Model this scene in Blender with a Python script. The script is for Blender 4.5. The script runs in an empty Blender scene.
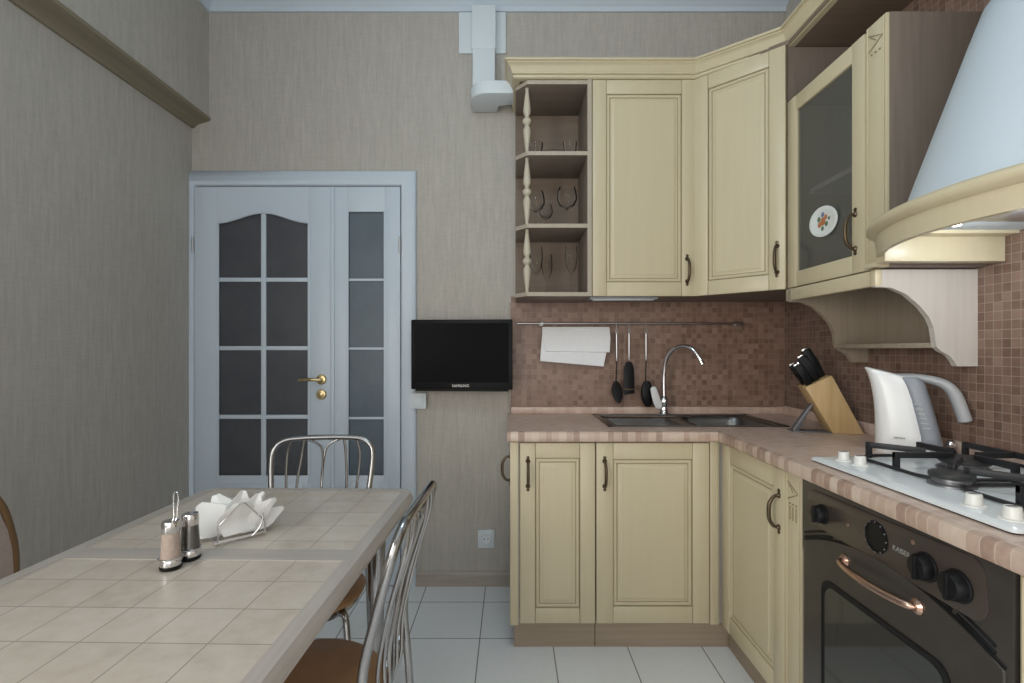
import bpy, bmesh, math, random
from mathutils import Vector, Matrix
random.seed(7)
S = bpy.context.scene
C = S.collection
PI = math.pi
D = 2.53          # back wall
XR = 1.385        # right wall
XL = -1.614       # left wall
YF = -1.75        # wall behind the viewer
HC = 3.0          # ceiling
EYE = 1.19
def P(x, y, Y):   # a pixel of the photo at depth Y, in metres (used only to read off positions)
    return ((x - 511.0) * Y / 500.0, Y, EYE - (y - 350.0) * Y / 500.0)

# ------------------------------------------------------------------ materials
def mat(name):
    m = bpy.data.materials.new(name); m.use_nodes = True
    return m, m.node_tree.nodes, m.node_tree.links, m.node_tree.nodes['Principled BSDF']
def simple(name, col, rough=0.5, metal=0.0, spec=0.5, **kw):
    m, n, l, b = mat(name)
    b.inputs['Base Color'].default_value = (*col, 1)
    b.inputs['Roughness'].default_value = rough
    b.inputs['Metallic'].default_value = metal
    b.inputs['Specular IOR Level'].default_value = spec
    for k, v in kw.items(): b.inputs[k].default_value = v
    return m
def math_node(n, l, op, a, b=None, c=None):
    k = n.new('ShaderNodeMath'); k.operation = op
    for i, v in enumerate((a, b, c)):
        if v is None: continue
        if isinstance(v, (int, float)): k.inputs[i].default_value = v
        else: l.new(v, k.inputs[i])
    return k.outputs[0]
def ramp(n, l, fac, stops):
    r = n.new('ShaderNodeValToRGB'); e = r.color_ramp.elements
    while len(e) < len(stops): e.new(0.5)
    for el, (p, c) in zip(e, stops): el.position = p; el.color = (*c, 1)
    l.new(fac, r.inputs[0]); return r.outputs[0]
def mix(n, l, fac, a, b, mode='MIX'):
    k = n.new('ShaderNodeMix'); k.data_type = 'RGBA'; k.blend_type = mode
    for i, v in ((0, fac), (6, a), (7, b)):
        if isinstance(v, (int, float)): k.inputs[i].default_value = v
        elif isinstance(v, tuple): k.inputs[i].default_value = (*v, 1)
        else: l.new(v, k.inputs[i])
    return k.outputs[2]
def pos(n, l, scale=(1, 1, 1), obj=False):
    if obj:
        t = n.new('ShaderNodeTexCoord'); src = t.outputs['Object']
    else:
        t = n.new('ShaderNodeNewGeometry'); src = t.outputs['Position']
    v = n.new('ShaderNodeMapping'); v.inputs['Scale'].default_value = scale
    l.new(src, v.inputs[0]); return src, v.outputs[0]
def noise(n, l, vec, scale, detail=3, rough=0.5):
    k = n.new('ShaderNodeTexNoise'); k.inputs['Scale'].default_value = scale
    k.inputs['Detail'].default_value = detail; k.inputs['Roughness'].default_value = rough
    l.new(vec, k.inputs['Vector']); return k.outputs['Fac']
def bump(n, l, b, h, strength=0.2, dist=0.002):
    k = n.new('ShaderNodeBump'); k.inputs['Strength'].default_value = strength
    k.inputs['Distance'].default_value = dist
    l.new(h, k.inputs['Height']); l.new(k.outputs[0], b.inputs['Normal'])

def wallpaper():
    m, n, l, b = mat('wallpaper')
    src, v1 = pos(n, l, (60, 60, 5)); _, v2 = pos(n, l, (190, 190, 14)); _, v3 = pos(n, l, (2.2, 2.2, .8))
    f1 = noise(n, l, v1, 1, 4, .6); f2 = noise(n, l, v2, 1, 2); f3 = noise(n, l, v3, 1, 2)
    _, v4 = pos(n, l, (22, 22, 260)); f4 = noise(n, l, v4, 1, 3, .6)
    s = math_node(n, l, 'ADD', math_node(n, l, 'MULTIPLY', f1, .42), math_node(n, l, 'MULTIPLY', f2, .30))
    s = math_node(n, l, 'ADD', s, math_node(n, l, 'MULTIPLY', f4, .28))
    c = ramp(n, l, s, [(.36, (.385, .355, .318)), (.5, (.455, .422, .382)), (.64, (.525, .490, .446))])
    c = mix(n, l, f3, c, mix(n, l, .5, c, (.42, .40, .365)))
    l.new(c, b.inputs['Base Color']); b.inputs['Roughness'].default_value = .62
    b.inputs['Specular IOR Level'].default_value = .3
    bump(n, l, b, s, .25, .002)
    return m
def mosaic(name, ax, pitch, cols, grout, gw=.07, off=(0, 0), rough=.35, streak=None, bumpy=.3, var=1.0, nscale=38, obj=False, namp=.6):
    m, n, l, b = mat(name)
    src = n.new('ShaderNodeTexCoord').outputs['Object'] if obj else n.new('ShaderNodeNewGeometry').outputs['Position']
    sp = n.new('ShaderNodeSeparateXYZ'); l.new(src, sp.inputs[0])
    px = pitch if isinstance(pitch, tuple) else (pitch, pitch)
    u = math_node(n, l, 'DIVIDE', math_node(n, l, 'SUBTRACT', sp.outputs[ax[0]], off[0]), px[0])
    v = math_node(n, l, 'DIVIDE', math_node(n, l, 'SUBTRACT', sp.outputs[ax[1]], off[1]), px[1])
    cx = n.new('ShaderNodeCombineXYZ')
    l.new(math_node(n, l, 'FLOOR', u), cx.inputs[0]); l.new(math_node(n, l, 'FLOOR', v), cx.inputs[1])
    w = n.new('ShaderNodeTexWhiteNoise'); w.noise_dimensions = '3D'; l.new(cx.outputs[0], w.inputs[0])
    nz = noise(n, l, src, nscale, 4, .6)
    f = math_node(n, l, 'ADD', math_node(n, l, 'MULTIPLY', w.outputs[0], .68 * var), math_node(n, l, 'MULTIPLY', nz, namp))
    f = math_node(n, l, 'ADD', f, .34 * (1 - var) + .16 - namp / 2)
    c = ramp(n, l, f, cols)
    def edge(q):
        a = math_node(n, l, 'ABSOLUTE', math_node(n, l, 'SUBTRACT', math_node(n, l, 'FRACT', q), .5))
        return a
    e = math_node(n, l, 'MAXIMUM', edge(u), edge(v))
    k = n.new('ShaderNodeMapRange'); k.inputs[1].default_value = .5 - gw; k.inputs[2].default_value = .5 - gw * .45
    l.new(e, k.inputs[0])
    c = mix(n, l, k.outputs[0], c, grout)
    l.new(c, b.inputs['Base Color']); b.inputs['Roughness'].default_value = rough
    if bumpy: bump(n, l, b, math_node(n, l, 'SUBTRACT', 1.0, k.outputs[0]), bumpy, .0015)
    return m
BROWN = [(.0, (.125, .068, .048)), (.3, (.215, .128, .092)), (.65, (.290, .182, .137)), (1, (.37, .255, .20))]
def worktop_mat(name, ax, edge=False):
    m, n, l, b = mat(name)
    g = n.new('ShaderNodeNewGeometry'); sp = n.new('ShaderNodeSeparateXYZ'); l.new(g.outputs['Position'], sp.inputs[0])
    u = math_node(n, l, 'DIVIDE', sp.outputs[ax[0]], .027); v = math_node(n, l, 'DIVIDE', sp.outputs[ax[1]], .027 if not edge else .2)
    cx = n.new('ShaderNodeCombineXYZ')
    l.new(math_node(n, l, 'FLOOR', u), cx.inputs[0]); l.new(math_node(n, l, 'FLOOR', v), cx.inputs[1])
    w = n.new('ShaderNodeTexWhiteNoise'); l.new(cx.outputs[0], w.inputs[0])
    mp = n.new('ShaderNodeMapping'); mp.inputs['Scale'].default_value = (9, 30, 20); l.new(g.outputs['Position'], mp.inputs[0])
    nz = noise(n, l, mp.outputs[0], 1.6, 5, .65)
    f = math_node(n, l, 'ADD', math_node(n, l, 'MULTIPLY', w.outputs[0], .62 if edge else .22), math_node(n, l, 'MULTIPLY', nz, .50 if edge else .85))
    c = ramp(n, l, f, [(.15, (.26, .165, .125)), (.4, (.44, .31, .245)), (.65, (.56, .43, .35)), (.95, (.66, .55, .46))] if edge else [(.15, (.38, .255, .205)), (.4, (.55, .395, .325)), (.65, (.66, .505, .43)), (.95, (.76, .64, .56))])
    a = math_node(n, l, 'ABSOLUTE', math_node(n, l, 'SUBTRACT', math_node(n, l, 'FRACT', u), .5))
    if not edge:
        a = math_node(n, l, 'MAXIMUM', a, math_node(n, l, 'ABSOLUTE', math_node(n, l, 'SUBTRACT', math_node(n, l, 'FRACT', v), .5)))
    k = n.new('ShaderNodeMapRange'); k.inputs[1].default_value = .44; k.inputs[2].default_value = .48; l.new(a, k.inputs[0])
    c = mix(n, l, math_node(n, l, 'MULTIPLY', k.outputs[0], .8 if edge else .35), c, (.62, .52, .43))
    l.new(c, b.inputs['Base Color']); b.inputs['Roughness'].default_value = .33
    return m
def wood(name, c1, c2, axis=2, scale=30, rough=.5, obj=False):
    m, n, l, b = mat(name)
    sc = [scale, scale, scale]; sc[axis] = scale * .05
    _, v = pos(n, l, tuple(sc), obj)
    f = noise(n, l, v, 1.0, 5, .6)
    l.new(ramp(n, l, f, [(.3, c1), (.7, c2)]), b.inputs['Base Color'])
    b.inputs['Roughness'].default_value = rough
    return m
def mottled(name, c1, c2, scale=20, rough=.5, obj=False, **kw):
    m, n, l, b = mat(name)
    _, v = pos(n, l, (1, 1, 1), obj)
    f = noise(n, l, v, scale, 4, .6)
    l.new(ramp(n, l, f, [(.3, c1), (.7, c2)]), b.inputs['Base Color'])
    b.inputs['Roughness'].default_value = rough
    for k, x in kw.items(): b.inputs[k].default_value = x
    return m
M = {}
M['paper'] = wallpaper()
M['tile_xz'] = mosaic('mosaic_back', (0, 2), .026, BROWN, (.29, .20, .155), .05, var=.8)
M['tile_yz'] = mosaic('mosaic_side_dimmed', (1, 2), .026, [(p, (c[0] * .78, c[1] * .79, c[2] * .80)) for p, c in BROWN], (.30, .245, .21), .05, var=.8)  # back tile colours dimmed to offset the hood lamp's light on this wall
M['top'] = worktop_mat('worktop_laminate', (0, 1))
M['edge_x'] = worktop_mat('worktop_edge_along', (0, 2), True)
M['edge_y'] = worktop_mat('worktop_edge_side', (1, 2), True)
M['floor'] = mosaic('floor_tile', (0, 1), .2975, [(.0, (.74, .76, .78)), (.5, (.80, .82, .84)), (1, (.85, .87, .89))], (.20, .20, .20), .010, off=(-.1285, 2.36), rough=.22, bumpy=.1, var=.35)
M['ttile'] = mosaic('table_tile', (0, 1), (.0985, .101), [(.0, (.42, .345, .285)), (.45, (.565, .495, .425)), (1, (.66, .61, .55))], (.29, .24, .195), .014, off=(.299, .058), rough=.3, bumpy=.1, var=.28, nscale=24, obj=True, namp=.95)
M['tframe'] = wood('washed_wood', (.40, .355, .325), (.50, .455, .42), 1, 60, .45)
M['tframe_x'] = wood('washed_wood_cross', (.40, .355, .325), (.50, .455, .42), 0, 60, .45)
M['cream'] = wood('cream_paint', (.555, .484, .330), (.58, .508, .352), 2, 45, .36)
M['glaze'] = simple('brown_patina', (.27, .215, .13), .5)
M['oak'] = wood('pale_oak_laminate', (.49, .45, .41), (.545, .505, .465), 2, 70, .5)
M['taupe'] = wood('taupe_laminate', (.175, .140, .115), (.215, .175, .145), 2, 70, .5)
M['taupe_x'] = wood('taupe_laminate_across', (.175, .140, .115), (.215, .175, .145), 0, 70, .5)
M['spindle'] = simple('spindle_beige', (.52, .465, .37), .45)
M['edge'] = wood('beige_edge_band', (.39, .335, .265), (.44, .38, .305), 2, 70, .5)
M['oakin'] = wood('oak_interior', (.17, .125, .092), (.21, .157, .117), 0, 60, .55)
M['plinth'] = wood('plinth_laminate', (.285, .225, .165), (.36, .29, .215), 0, 50, .5)
M['white'] = simple('white_paint', (.56, .63, .71), .35)
M['hoodwhite'] = simple('hood_white', (.48, .545, .61), .42)
M['plastic'] = simple('white_plastic', (.66, .72, .76), .4)
M['kettle'] = simple('kettle_white', (.80, .80, .80), .3)
M['kgrey'] = simple('kettle_grey', (.25, .265, .30), .4)
M['kgrey2'] = simple('kettle_handle_grey', (.40, .41, .425), .4)
M['chrome'] = simple('chrome', (.78, .78, .80), .14, 1)
M['ctube'] = simple('chrome_tube', (.36, .36, .365), .18, 1)
M['steel'] = simple('brushed_steel', (.50, .50, .51), .3, 1)
M['sinksteel'] = simple('sink_steel', (.20, .20, .20), .32, 1)
M['bronze'] = simple('antique_bronze', (.115, .085, .055), .35, .85)
M['copper'] = simple('copper', (.60, .40, .31), .28, 1)
M['brass'] = simple('brass', (.62, .50, .28), .25, 1)
M['black'] = simple('black_plastic', (.008, .008, .009), .4, 0, .2)
M['screen'] = simple('tv_screen', (.004, .004, .005), .3, 0, .04)
M['iron'] = simple('cast_iron', (.012, .013, .016), .5)
M['burner'] = mottled('burner_cap', (.016, .018, .019), (.03, .032, .033), 60, .45)
M['oven'] = mottled('oven_enamel', (.036, .031, .027), (.046, .040, .035), 12, .33)
M['ovenpanel'] = simple('oven_panel', (.052, .040, .033), .3)
M['ovenglass'] = simple('oven_glass', (.030, .033, .030), .06, 0, .9)
M['hobwhite'] = simple('hob_enamel', (.74, .78, .80), .22)
M['knobwhite'] = simple('hob_knob', (.76, .76, .73), .35)
M['brown'] = mottled('tan_brown_vinyl', (.29, .155, .068), (.34, .185, .085), 25, .42, True)
M['beech'] = wood('beech', (.50, .33, .15), (.60, .42, .22), 2, 40, .5, True)
M['chairwood'] = wood('chair_wood', (.135, .075, .030), (.19, .11, .05), 2, 40, .4)
M['pad'] = mottled('beige_upholstery', (.36, .29, .25), (.42, .34, .30), 90, .85)
M['cloth'] = mottled('white_cotton', (.84, .85, .88), (.90, .91, .93), 120, .9)
M['paperwhite'] = simple('paper_white', (.86, .86, .85), .9)
M['greyprop'] = simple('dull_grey_metal', (.20, .20, .215), .4, .6)
M['moulding'] = wood('beige_moulding', (.20, .17, .115), (.25, .215, .15), 1, 30, .5)
M['base'] = wood('baseboard_laminate', (.33, .29, .25), (.43, .385, .335), 0, 50, .5)
M['cork'] = mottled('pinkish_salt', (.40, .31, .26), (.50, .41, .35), 150, .7)
M['grey'] = simple('grey_plastic', (.30, .31, .33), .5)
M['ceil'] = simple('ceiling_paint', (.62, .66, .70), .8)
M['ceramic'] = simple('glazed_ceramic', (.72, .76, .76), .2)
M['orange'] = simple('painted_orange', (.45, .16, .06), .4)
M['greenp'] = simple('painted_green', (.10, .16, .09), .4)
M['bluep'] = simple('painted_blue', (.16, .20, .34), .4)
M['silver'] = simple('silver_print', (.5, .5, .48), .35, .6)
M['darkprint'] = simple('grey_print', (.16, .17, .18), .5)
def glass_mat(name, tint, rough=0.0, alpha=.15):
    m, n, l, b = mat(name)
    b.inputs['Base Color'].default_value = (*tint, 1); b.inputs['Roughness'].default_value = rough
    b.inputs['Alpha'].default_value = alpha; b.inputs['Specular IOR Level'].default_value = .9
    return m
def clear_glass():
    m = bpy.data.materials.new('clear_glass'); m.use_nodes = True; n = m.node_tree.nodes; l = m.node_tree.links
    n.clear(); o = n.new('ShaderNodeOutputMaterial'); t = n.new('ShaderNodeBsdfTransparent'); g = n.new('ShaderNodeBsdfGlossy'); x = n.new('ShaderNodeMixShader'); lw = n.new('ShaderNodeLayerWeight')
    t.inputs[0].default_value = (.982, .985, .985, 1); g.inputs[0].default_value = (.95, .97, 1, 1); g.inputs['Roughness'].default_value = .02
    lw.inputs[0].default_value = .13; p = math_node(n, l, 'MULTIPLY', lw.outputs['Fresnel'], 1.0)
    l.new(p, x.inputs[0]); l.new(t.outputs[0], x.inputs[1]); l.new(g.outputs[0], x.inputs[2]); l.new(x.outputs[0], o.inputs[0]); return m
M['clear'] = clear_glass()
M['cabglass'] = glass_mat('smoked_glass', (.12, .128, .124), .15, .42)
def frosted(name, c1, c2):
    m, n, l, b = mat(name)
    _, v = pos(n, l, (1, 1, 1)); f = noise(n, l, v, 9, 3); g = noise(n, l, v, 160, 2)
    l.new(ramp(n, l, f, [(.3, c1), (.7, c2)]), b.inputs['Base Color'])
    b.inputs['Roughness'].default_value = .38; bump(n, l, b, g, .5, .002)
    return m
M['doorglass'] = frosted('frosted_glass_dark_hall', (.058, .062, .074), (.074, .078, .090))  # dark hall behind the door put into the glass colour
M['sideglass'] = frosted('frosted_glass_reflection', (.082, .112, .140), (.10, .132, .162))  # bluer and lighter: window reflection put into the glass colour

# ------------------------------------------------------------------ objects
def tag(o, label, cat, group=None):
    o['label'] = label; o['category'] = cat
    if group: o['group'] = group
    return o
def thing(name, label, cat, loc=(0, 0, 0), rotz=0, group=None):
    o = bpy.data.objects.new(name, None); C.objects.link(o)
    o.empty_display_size = .05
    o.location = loc; o.rotation_euler = (0, 0, rotz)
    return tag(o, label, cat, group)
def root_loc(o):
    v = Vector((0, 0, 0))
    while o is not None: v += o.location; o = o.parent
    return v
class MB:
    def __init__(s): s.bm = bmesh.new(); s.local = False
    def _bev(s, verts, w, seg):
        if w <= 0: return
        ed = set()
        for v in verts: ed.update(v.link_edges)
        bmesh.ops.bevel(s.bm, geom=list(ed), offset=w, segments=seg, affect='EDGES', profile=.5, clamp_overlap=True)
    def box(s, x0, x1, y0, y1, z0, z1, bev=0, seg=2, F=None):
        co = [(x, y, z) for x in sorted((x0, x1)) for y in sorted((y0, y1)) for z in sorted((z0, z1))]
        v = [s.bm.verts.new(F(*c) if F else c) for c in co]
        for q in ((0, 1, 3, 2), (4, 6, 7, 5), (0, 4, 5, 1), (2, 3, 7, 6), (0, 2, 6, 4), (1, 5, 7, 3)):
            s.bm.faces.new([v[i] for i in q])
        s._bev(v, bev, seg); return s
    def loft(s, rings, cap=True, close=True):
        R = [[s.bm.verts.new(p) for p in r] for r in rings]
        n = len(R[0])
        for a, b in zip(R, R[1:]):
            for i in range(n if close else n - 1):
                j = (i + 1) % n
                s.bm.faces.new((a[i], a[j], b[j], b[i]))
        if cap and close:
            s.bm.faces.new(R[0][::-1]); s.bm.faces.new(R[-1])
        return R
    def prism(s, pts, vec, bev=0, seg=2):   # planar polygon swept by a vector
        vec = Vector(vec)
        R = s.loft([[Vector(p) for p in pts], [Vector(p) + vec for p in pts]])
        s._bev(R[0] + R[1], bev, seg); return s
    def tube(s, pts, r, seg=10, closed=False):
        pts = [Vector(p) for p in pts]; n = len(pts)
        rad = r if isinstance(r, (list, tuple)) else [r] * n
        T = []
        for i in range(n):
            a = pts[(i - 1) % n] if closed or i else pts[0]; b = pts[(i + 1) % n] if closed or i < n - 1 else pts[-1]
            T.append((b - a).normalized())
        up = Vector((0, 0, 1)) if abs(T[0].z) < .9 else Vector((1, 0, 0))
        N = (up - T[0] * up.dot(T[0])).normalized(); rings = []
        for i in range(n):
            N = (N - T[i] * N.dot(T[i]))
            N = N.normalized() if N.length > 1e-6 else T[i].orthogonal().normalized()
            B = T[i].cross(N)
            rings.append([pts[i] + (N * math.cos(2 * PI * k / seg) + B * math.sin(2 * PI * k / seg)) * rad[i] for k in range(seg)])
        if closed: rings.append(rings[0]); 
        s.loft(rings, cap=not closed); return s
    def cyl(s, p0, p1, r, seg=24): return s.tube([p0, p1], r, seg)
    def lathe(s, prof, c=(0, 0, 0), seg=28, axis=None):   # prof: (r, h) from bottom to top
        c = Vector(c); ax = Vector(axis or (0, 0, 1)).normalized()
        a = ax.orthogonal().normalized(); b = ax.cross(a)
        s.loft([[c + ax * h + (a * math.cos(2 * PI * k / seg) + b * math.sin(2 * PI * k / seg)) * max(r, 1e-4) for k in range(seg)] for r, h in prof])
        return s
    def sweep(s, path, prof, side=1, closed_path=False):   # path in XY at z=0, prof (out, z) closed ring; out to the right*side of travel
        path = [Vector((p[0], p[1])) for p in path]; n = len(path); rings = []
        for i in range(n):
            ds = []
            if i > 0: ds.append((path[i] - path[i - 1]).normalized())
            if i < n - 1: ds.append((path[i + 1] - path[i]).normalized())
            nn = [Vector((d.y, -d.x)) * side for d in ds]
            if len(nn) == 2:
                m = (nn[0] + nn[1]).normalized(); m = m / max(m.dot(nn[0]), .3)
            else: m = nn[0]
            rings.append([(path[i].x + m.x * o, path[i].y + m.y * o, z) for o, z in prof])
        s.loft(rings); return s
    def build(s, name, m, parent=None, smooth=True, angle=38):
        me = bpy.data.meshes.new(name)
        bmesh.ops.remove_doubles(s.bm, verts=s.bm.verts, dist=1e-6)
        bmesh.ops.recalc_face_normals(s.bm, faces=s.bm.faces)
        if parent is not None and not s.local:
            bmesh.ops.translate(s.bm, verts=s.bm.verts, vec=-root_loc(parent))
        s.bm.to_mesh(me); s.bm.free()
        if smooth:
            me.polygons.foreach_set('use_smooth', [True] * len(me.polygons))
            me.set_sharp_from_angle(angle=math.radians(angle))
        me.materials.append(M[m] if isinstance(m, str) else m)
        o = bpy.data.objects.new(name, me); C.objects.link(o)
        if parent is not None: o.parent = parent
        return o
def struct(mb, name, m, parent=None, **kw):
    o = mb.build(name, m, parent, **kw)
    if parent is None: o['kind'] = 'structure'
    return o
def LMB():
    m = MB(); m.local = True; return m
def spline(pts, k=8):
    pts = [Vector(p) for p in pts]; out = []
    for i in range(len(pts) - 1):
        a = pts[i - 1] if i else pts[0] * 2 - pts[1]; b, c = pts[i], pts[i + 1]
        d = pts[i + 2] if i + 2 < len(pts) else pts[-1] * 2 - pts[-2]
        for j in range(k):
            t = j / k
            out.append(.5 * ((2 * b) + (c - a) * t + (2 * a - 5 * b + 4 * c - d) * t * t + (3 * b - a - 3 * c + d) * t ** 3))
    out.append(pts[-1]); return out
def text(txt, size, parent, m, loc, u, up, name='logo', extr=.0006):
    cu = bpy.data.curves.new(name, 'FONT'); cu.body = txt; cu.size = size; cu.extrude = extr
    cu.align_x = 'CENTER'; cu.align_y = 'CENTER'
    tmp = bpy.data.objects.new('lettering', cu); C.objects.link(tmp)
    bpy.context.view_layer.update()
    me = bpy.data.meshes.new_from_object(tmp.evaluated_get(bpy.context.evaluated_depsgraph_get()))
    bpy.data.objects.remove(tmp); bpy.data.curves.remove(cu)
    o = bpy.data.objects.new(name, me); C.objects.link(o)
    me.materials.clear(); me.materials.append(M[m])
    u = Vector(u).normalized(); v = Vector(up).normalized(); w = u.cross(v)
    R = Matrix((u, v, w)).transposed().to_4x4()
    o.matrix_world = Matrix.Translation(Vector(loc) - root_loc(parent)) @ R
    o.parent = parent; return o

# ------------------------------------------------------------------ room
m = MB(); m.box(XL - .1, XR + .1, YF - .1, D + .1, -.1, 0); struct(m, 'floor', 'floor')
m = MB(); m.box(XL - .1, XR + .1, YF - .1, D + .1, HC, HC + .1); struct(m, 'ceiling', 'ceil')
m = MB(); m.box(XL - .1, XR + .1, D, D + .1, 0, HC); struct(m, 'wall_back', 'paper')
WY0, WY1, WZ0, WZ1 = -1.55, -.20, .85, 2.25      # window in the left wall, behind the viewer
m = MB(); m.box(XL - .1, XL, WY1, D, 0, HC); m.box(XL - .1, XL, YF, WY0, 0, HC); m.box(XL - .1, XL, WY0, WY1, 0, WZ0); m.box(XL - .1, XL, WY0, WY1, WZ1, HC)
m.box(XL, -1.528, YF, D, 2.356, HC); struct(m, 'wall_left', 'paper')
m = MB(); m.box(XR, XR + .1, YF, D, 0, HC); struct(m, 'wall_right', 'paper')
BX_0, BX_1, BZ0, BZ1 = -1.35, 1.05, .04, 2.0       # unseen opening added behind the viewer for low fill light
m = MB(); m.box(XL - .1, BX_0, YF - .1, YF, 0, HC); m.box(BX_1, XR + .1, YF - .1, YF, 0, HC); m.box(BX_0, BX_1, YF - .1, YF, 0, BZ0); m.box(BX_0, BX_1, YF - .1, YF, BZ1, HC)
struct(m, 'wall_front', 'paper')
m = MB()
for x in (BX_0, BX_0 + .78, BX_1 - .84, BX_1 - .06): m.box(x, x + .06, YF - .08, YF - .02, BZ0, BZ1, .004)
for z in (BZ0, BZ1 - .06): m.box(BX_0, BX_1, YF - .08, YF - .02, z, z + .06, .004)
struct(m, 'fill_opening_frame', 'white')  # frame of the added fill opening, never in view
m = MB()
for y in (WY0, (WY0 + WY1) / 2 - .03, WY1 - .06): m.box(XL - .08, XL - .02, y, y + .06, WZ0, WZ1, .004)
for z in (WZ0, WZ1 - .06): m.box(XL - .08, XL - .02, WY0, WY1, z, z + .06, .004)
wf = struct(m, 'window_1', 'white')
m = MB(); m.box(XL - .02, XL + .16, WY0 - .05, WY1 + .05, WZ0 - .04, WZ0, .008); m.build('window_sill', 'white', wf)
# baseboards
m = MB(); m.prism([(0, D, 0), (0, D - .016, 0), (0, D - .016, .058), (0, D - .006, .07), (0, D, .07)], (-.50, 0, 0)); struct(m, 'baseboard_back', 'base')
m = MB(); m.prism([(XL, 0, 0), (XL + .016, 0, 0), (XL + .016, 0, .058), (XL + .006, 0, .07), (XL, 0, .07)], (0, D - .02, 0)); struct(m, 'baseboard_left', 'base')
# ceiling cornice (along the back wall, returning along the bulkhead)
cp = [(0, 3.0), (0, 2.896), (.012, 2.896), (.016, 2.918), (.03, 2.928), (.045, 2.95), (.075, 2.972), (.088, 2.976), (.09, 2.988), (.11, 2.99), (.11, 3.0)]
m = MB(); m.sweep([(-1.528, YF), (-1.528, D), (XR, D)], cp, side=1); struct(m, 'trim_1', 'white')
# moulding under the bulkhead on the left wall
m = MB(); m.prism([(XL, YF, 2.356), (XL, YF, 2.312), (XL + .012, YF, 2.312), (XL + .018, YF, 2.322), (XL + .026, YF, 2.326), (XL + .034, YF, 2.332), (-1.535, YF, 2.345), (-1.522, YF, 2.350), (-1.518, YF, 2.362), (-1.528, YF, 2.362)], (0, D - YF, 0)); struct(m, 'trim_2', 'moulding')
# tiled splashbacks
m = MB(); m.box(.0, XR, D - .008, D, .80, 1.46); struct(m, 'trim_3', 'tile_xz')
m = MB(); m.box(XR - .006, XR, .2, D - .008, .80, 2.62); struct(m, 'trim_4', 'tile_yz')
m = MB(); m.box(-.012, .0, D - .012, D, .89, 1.43, .002); struct(m, 'trim_5', 'base')

# ------------------------------------------------------------------ door
Yd = 2.512
def dx(x): return (x - 511) * Yd / 500
def dz(y): return EYE - (y - 350) * Yd / 500
door = MB()
xa, xb, xs, xc = dx(194.5), dx(330.5), dx(331.5), dx(400)
zt = dz(187.0)
gl, gr, gt, gtm, gb = dx(217.5), dx(309), dz(222.5), dz(212.5), dz(484.5)
def archz(x, l, r, zs, zm):
    t = (x - l) / (r - l); return zs + (zm - zs) * (.5 - .5 * math.cos(2 * PI * min(max(t, 0), 1)))
door.box(xa, gl, Yd, D, .008, zt, .002); door.box(gr, xb, Yd, D, .008, zt, .002)
door.box(gl, gr, Yd, D, .008, gb, .001)
pts = [(gl + (gr - gl) * i / 20, Yd, archz(gl + (gr - gl) * i / 20, gl, gr, gt, gtm)) for i in range(21)]
door.prism(pts + [(gr, Yd, zt), (gl, Yd, zt)], (0, D - Yd, 0))
d1 = struct(door, 'door_1', 'white')
g = MB(); g.box(gl - .004, gr + .004, D - .008, D - .004, gb - .004, gtm + .002); g.build('pane', 'doorglass', d1)
g = MB()
cxm = (gl + gr) / 2
g.box(cxm - .0125, cxm + .0125, Yd + .0005, D - .006, gb, gtm, .003)
for y in (279.6, 348.2, 417): g.box(gl, gr, Yd + .002, D - .0065, dz(y) - .0105, dz(y) + .0105, .003)
for x in (gl, gr): g.box(x - .006, x + .008, Yd - .004, Yd + .004, gb, gt, .002)
g.box(gl, gr, Yd - .004, Yd + .004, gb - .008, gb + .004, .002)
g.tube([(p[0], Yd, p[2]) for p in pts], .006, 8)
g.build('muntin', 'white', d1)
g = MB(); g.box(gl - .01, gr + .01, Yd - .003, Yd + .002, .12, .56, .002); g.box(gl + .03, gr - .03, Yd - .009, Yd, .16, .52, .006); g.build('panel', 'white', d1)
h = MB(); hx, hz = dx(321.5), dz(379.5)
h.lathe([(.026, 0), (.026, .004), (.022, .009), (.012, .011), (.010, .04), (.001, .045)], (hx, Yd, hz), axis=(0, -1, 0))
h.tube(spline([(hx, Yd - .04, hz), (hx - .03, Yd - .047, hz + .002), (hx - .06, Yd - .045, hz + .001), (hx - .098, Yd - .04, hz - .001)]), .0085, 10)
h.build('handle', 'brass', d1)
h = MB(); h.lathe([(.026, 0), (.026, .004), (.022, .008), (.010, .009), (.009, .014), (.001, .015)], (hx, Yd, dz(394.5)), axis=(0, -1, 0)); h.build('lock_rosette', 'brass', d1)
# narrow leaf
sl, sr, st = dx(347.5), dx(385), dz(211)
d2 = MB()
d2.box(xs, sl, Yd, D, .008, zt, .002); d2.box(sr, xc, Yd, D, .008, zt, .002); d2.box(sl, sr, Yd, D, .008, gb, .001); d2.box(sl, sr, Yd, D, st, zt, .001)
d2.box(xs - .004, xs + .016, Yd - .008, Yd + .002, .008, zt, .003)
d2 = struct(d2, 'door_2', 'white')
g = MB(); g.box(sl - .004, sr + .004, D - .008, D - .004, gb - .004, st + .004); g.build('pane', 'sideglass', d2)
g = MB()
for y in (279.6, 348.6, 418.3): g.box(sl, sr, Yd + .002, D - .006, dz(y) - .006, dz(y) + .006, .002)
for x in (sl, sr): g.box(x - .006, x + .006, Yd - .004, Yd + .004, gb, st, .002)
g.box(sl, sr, Yd - .004, Yd + .004, st - .005, st + .006, .002); g.box(sl, sr, Yd - .004, Yd + .004, gb - .006, gb + .005, .002)
g.build('muntin', 'white', d2)
g = MB(); g.box(sl - .01, sr + .01, Yd - .003, Yd + .002, .12, .56, .002); g.box(sl + .02, sr - .02, Yd - .008, Yd, .15, .53, .006); g.build('panel', 'white', d2)
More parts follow.
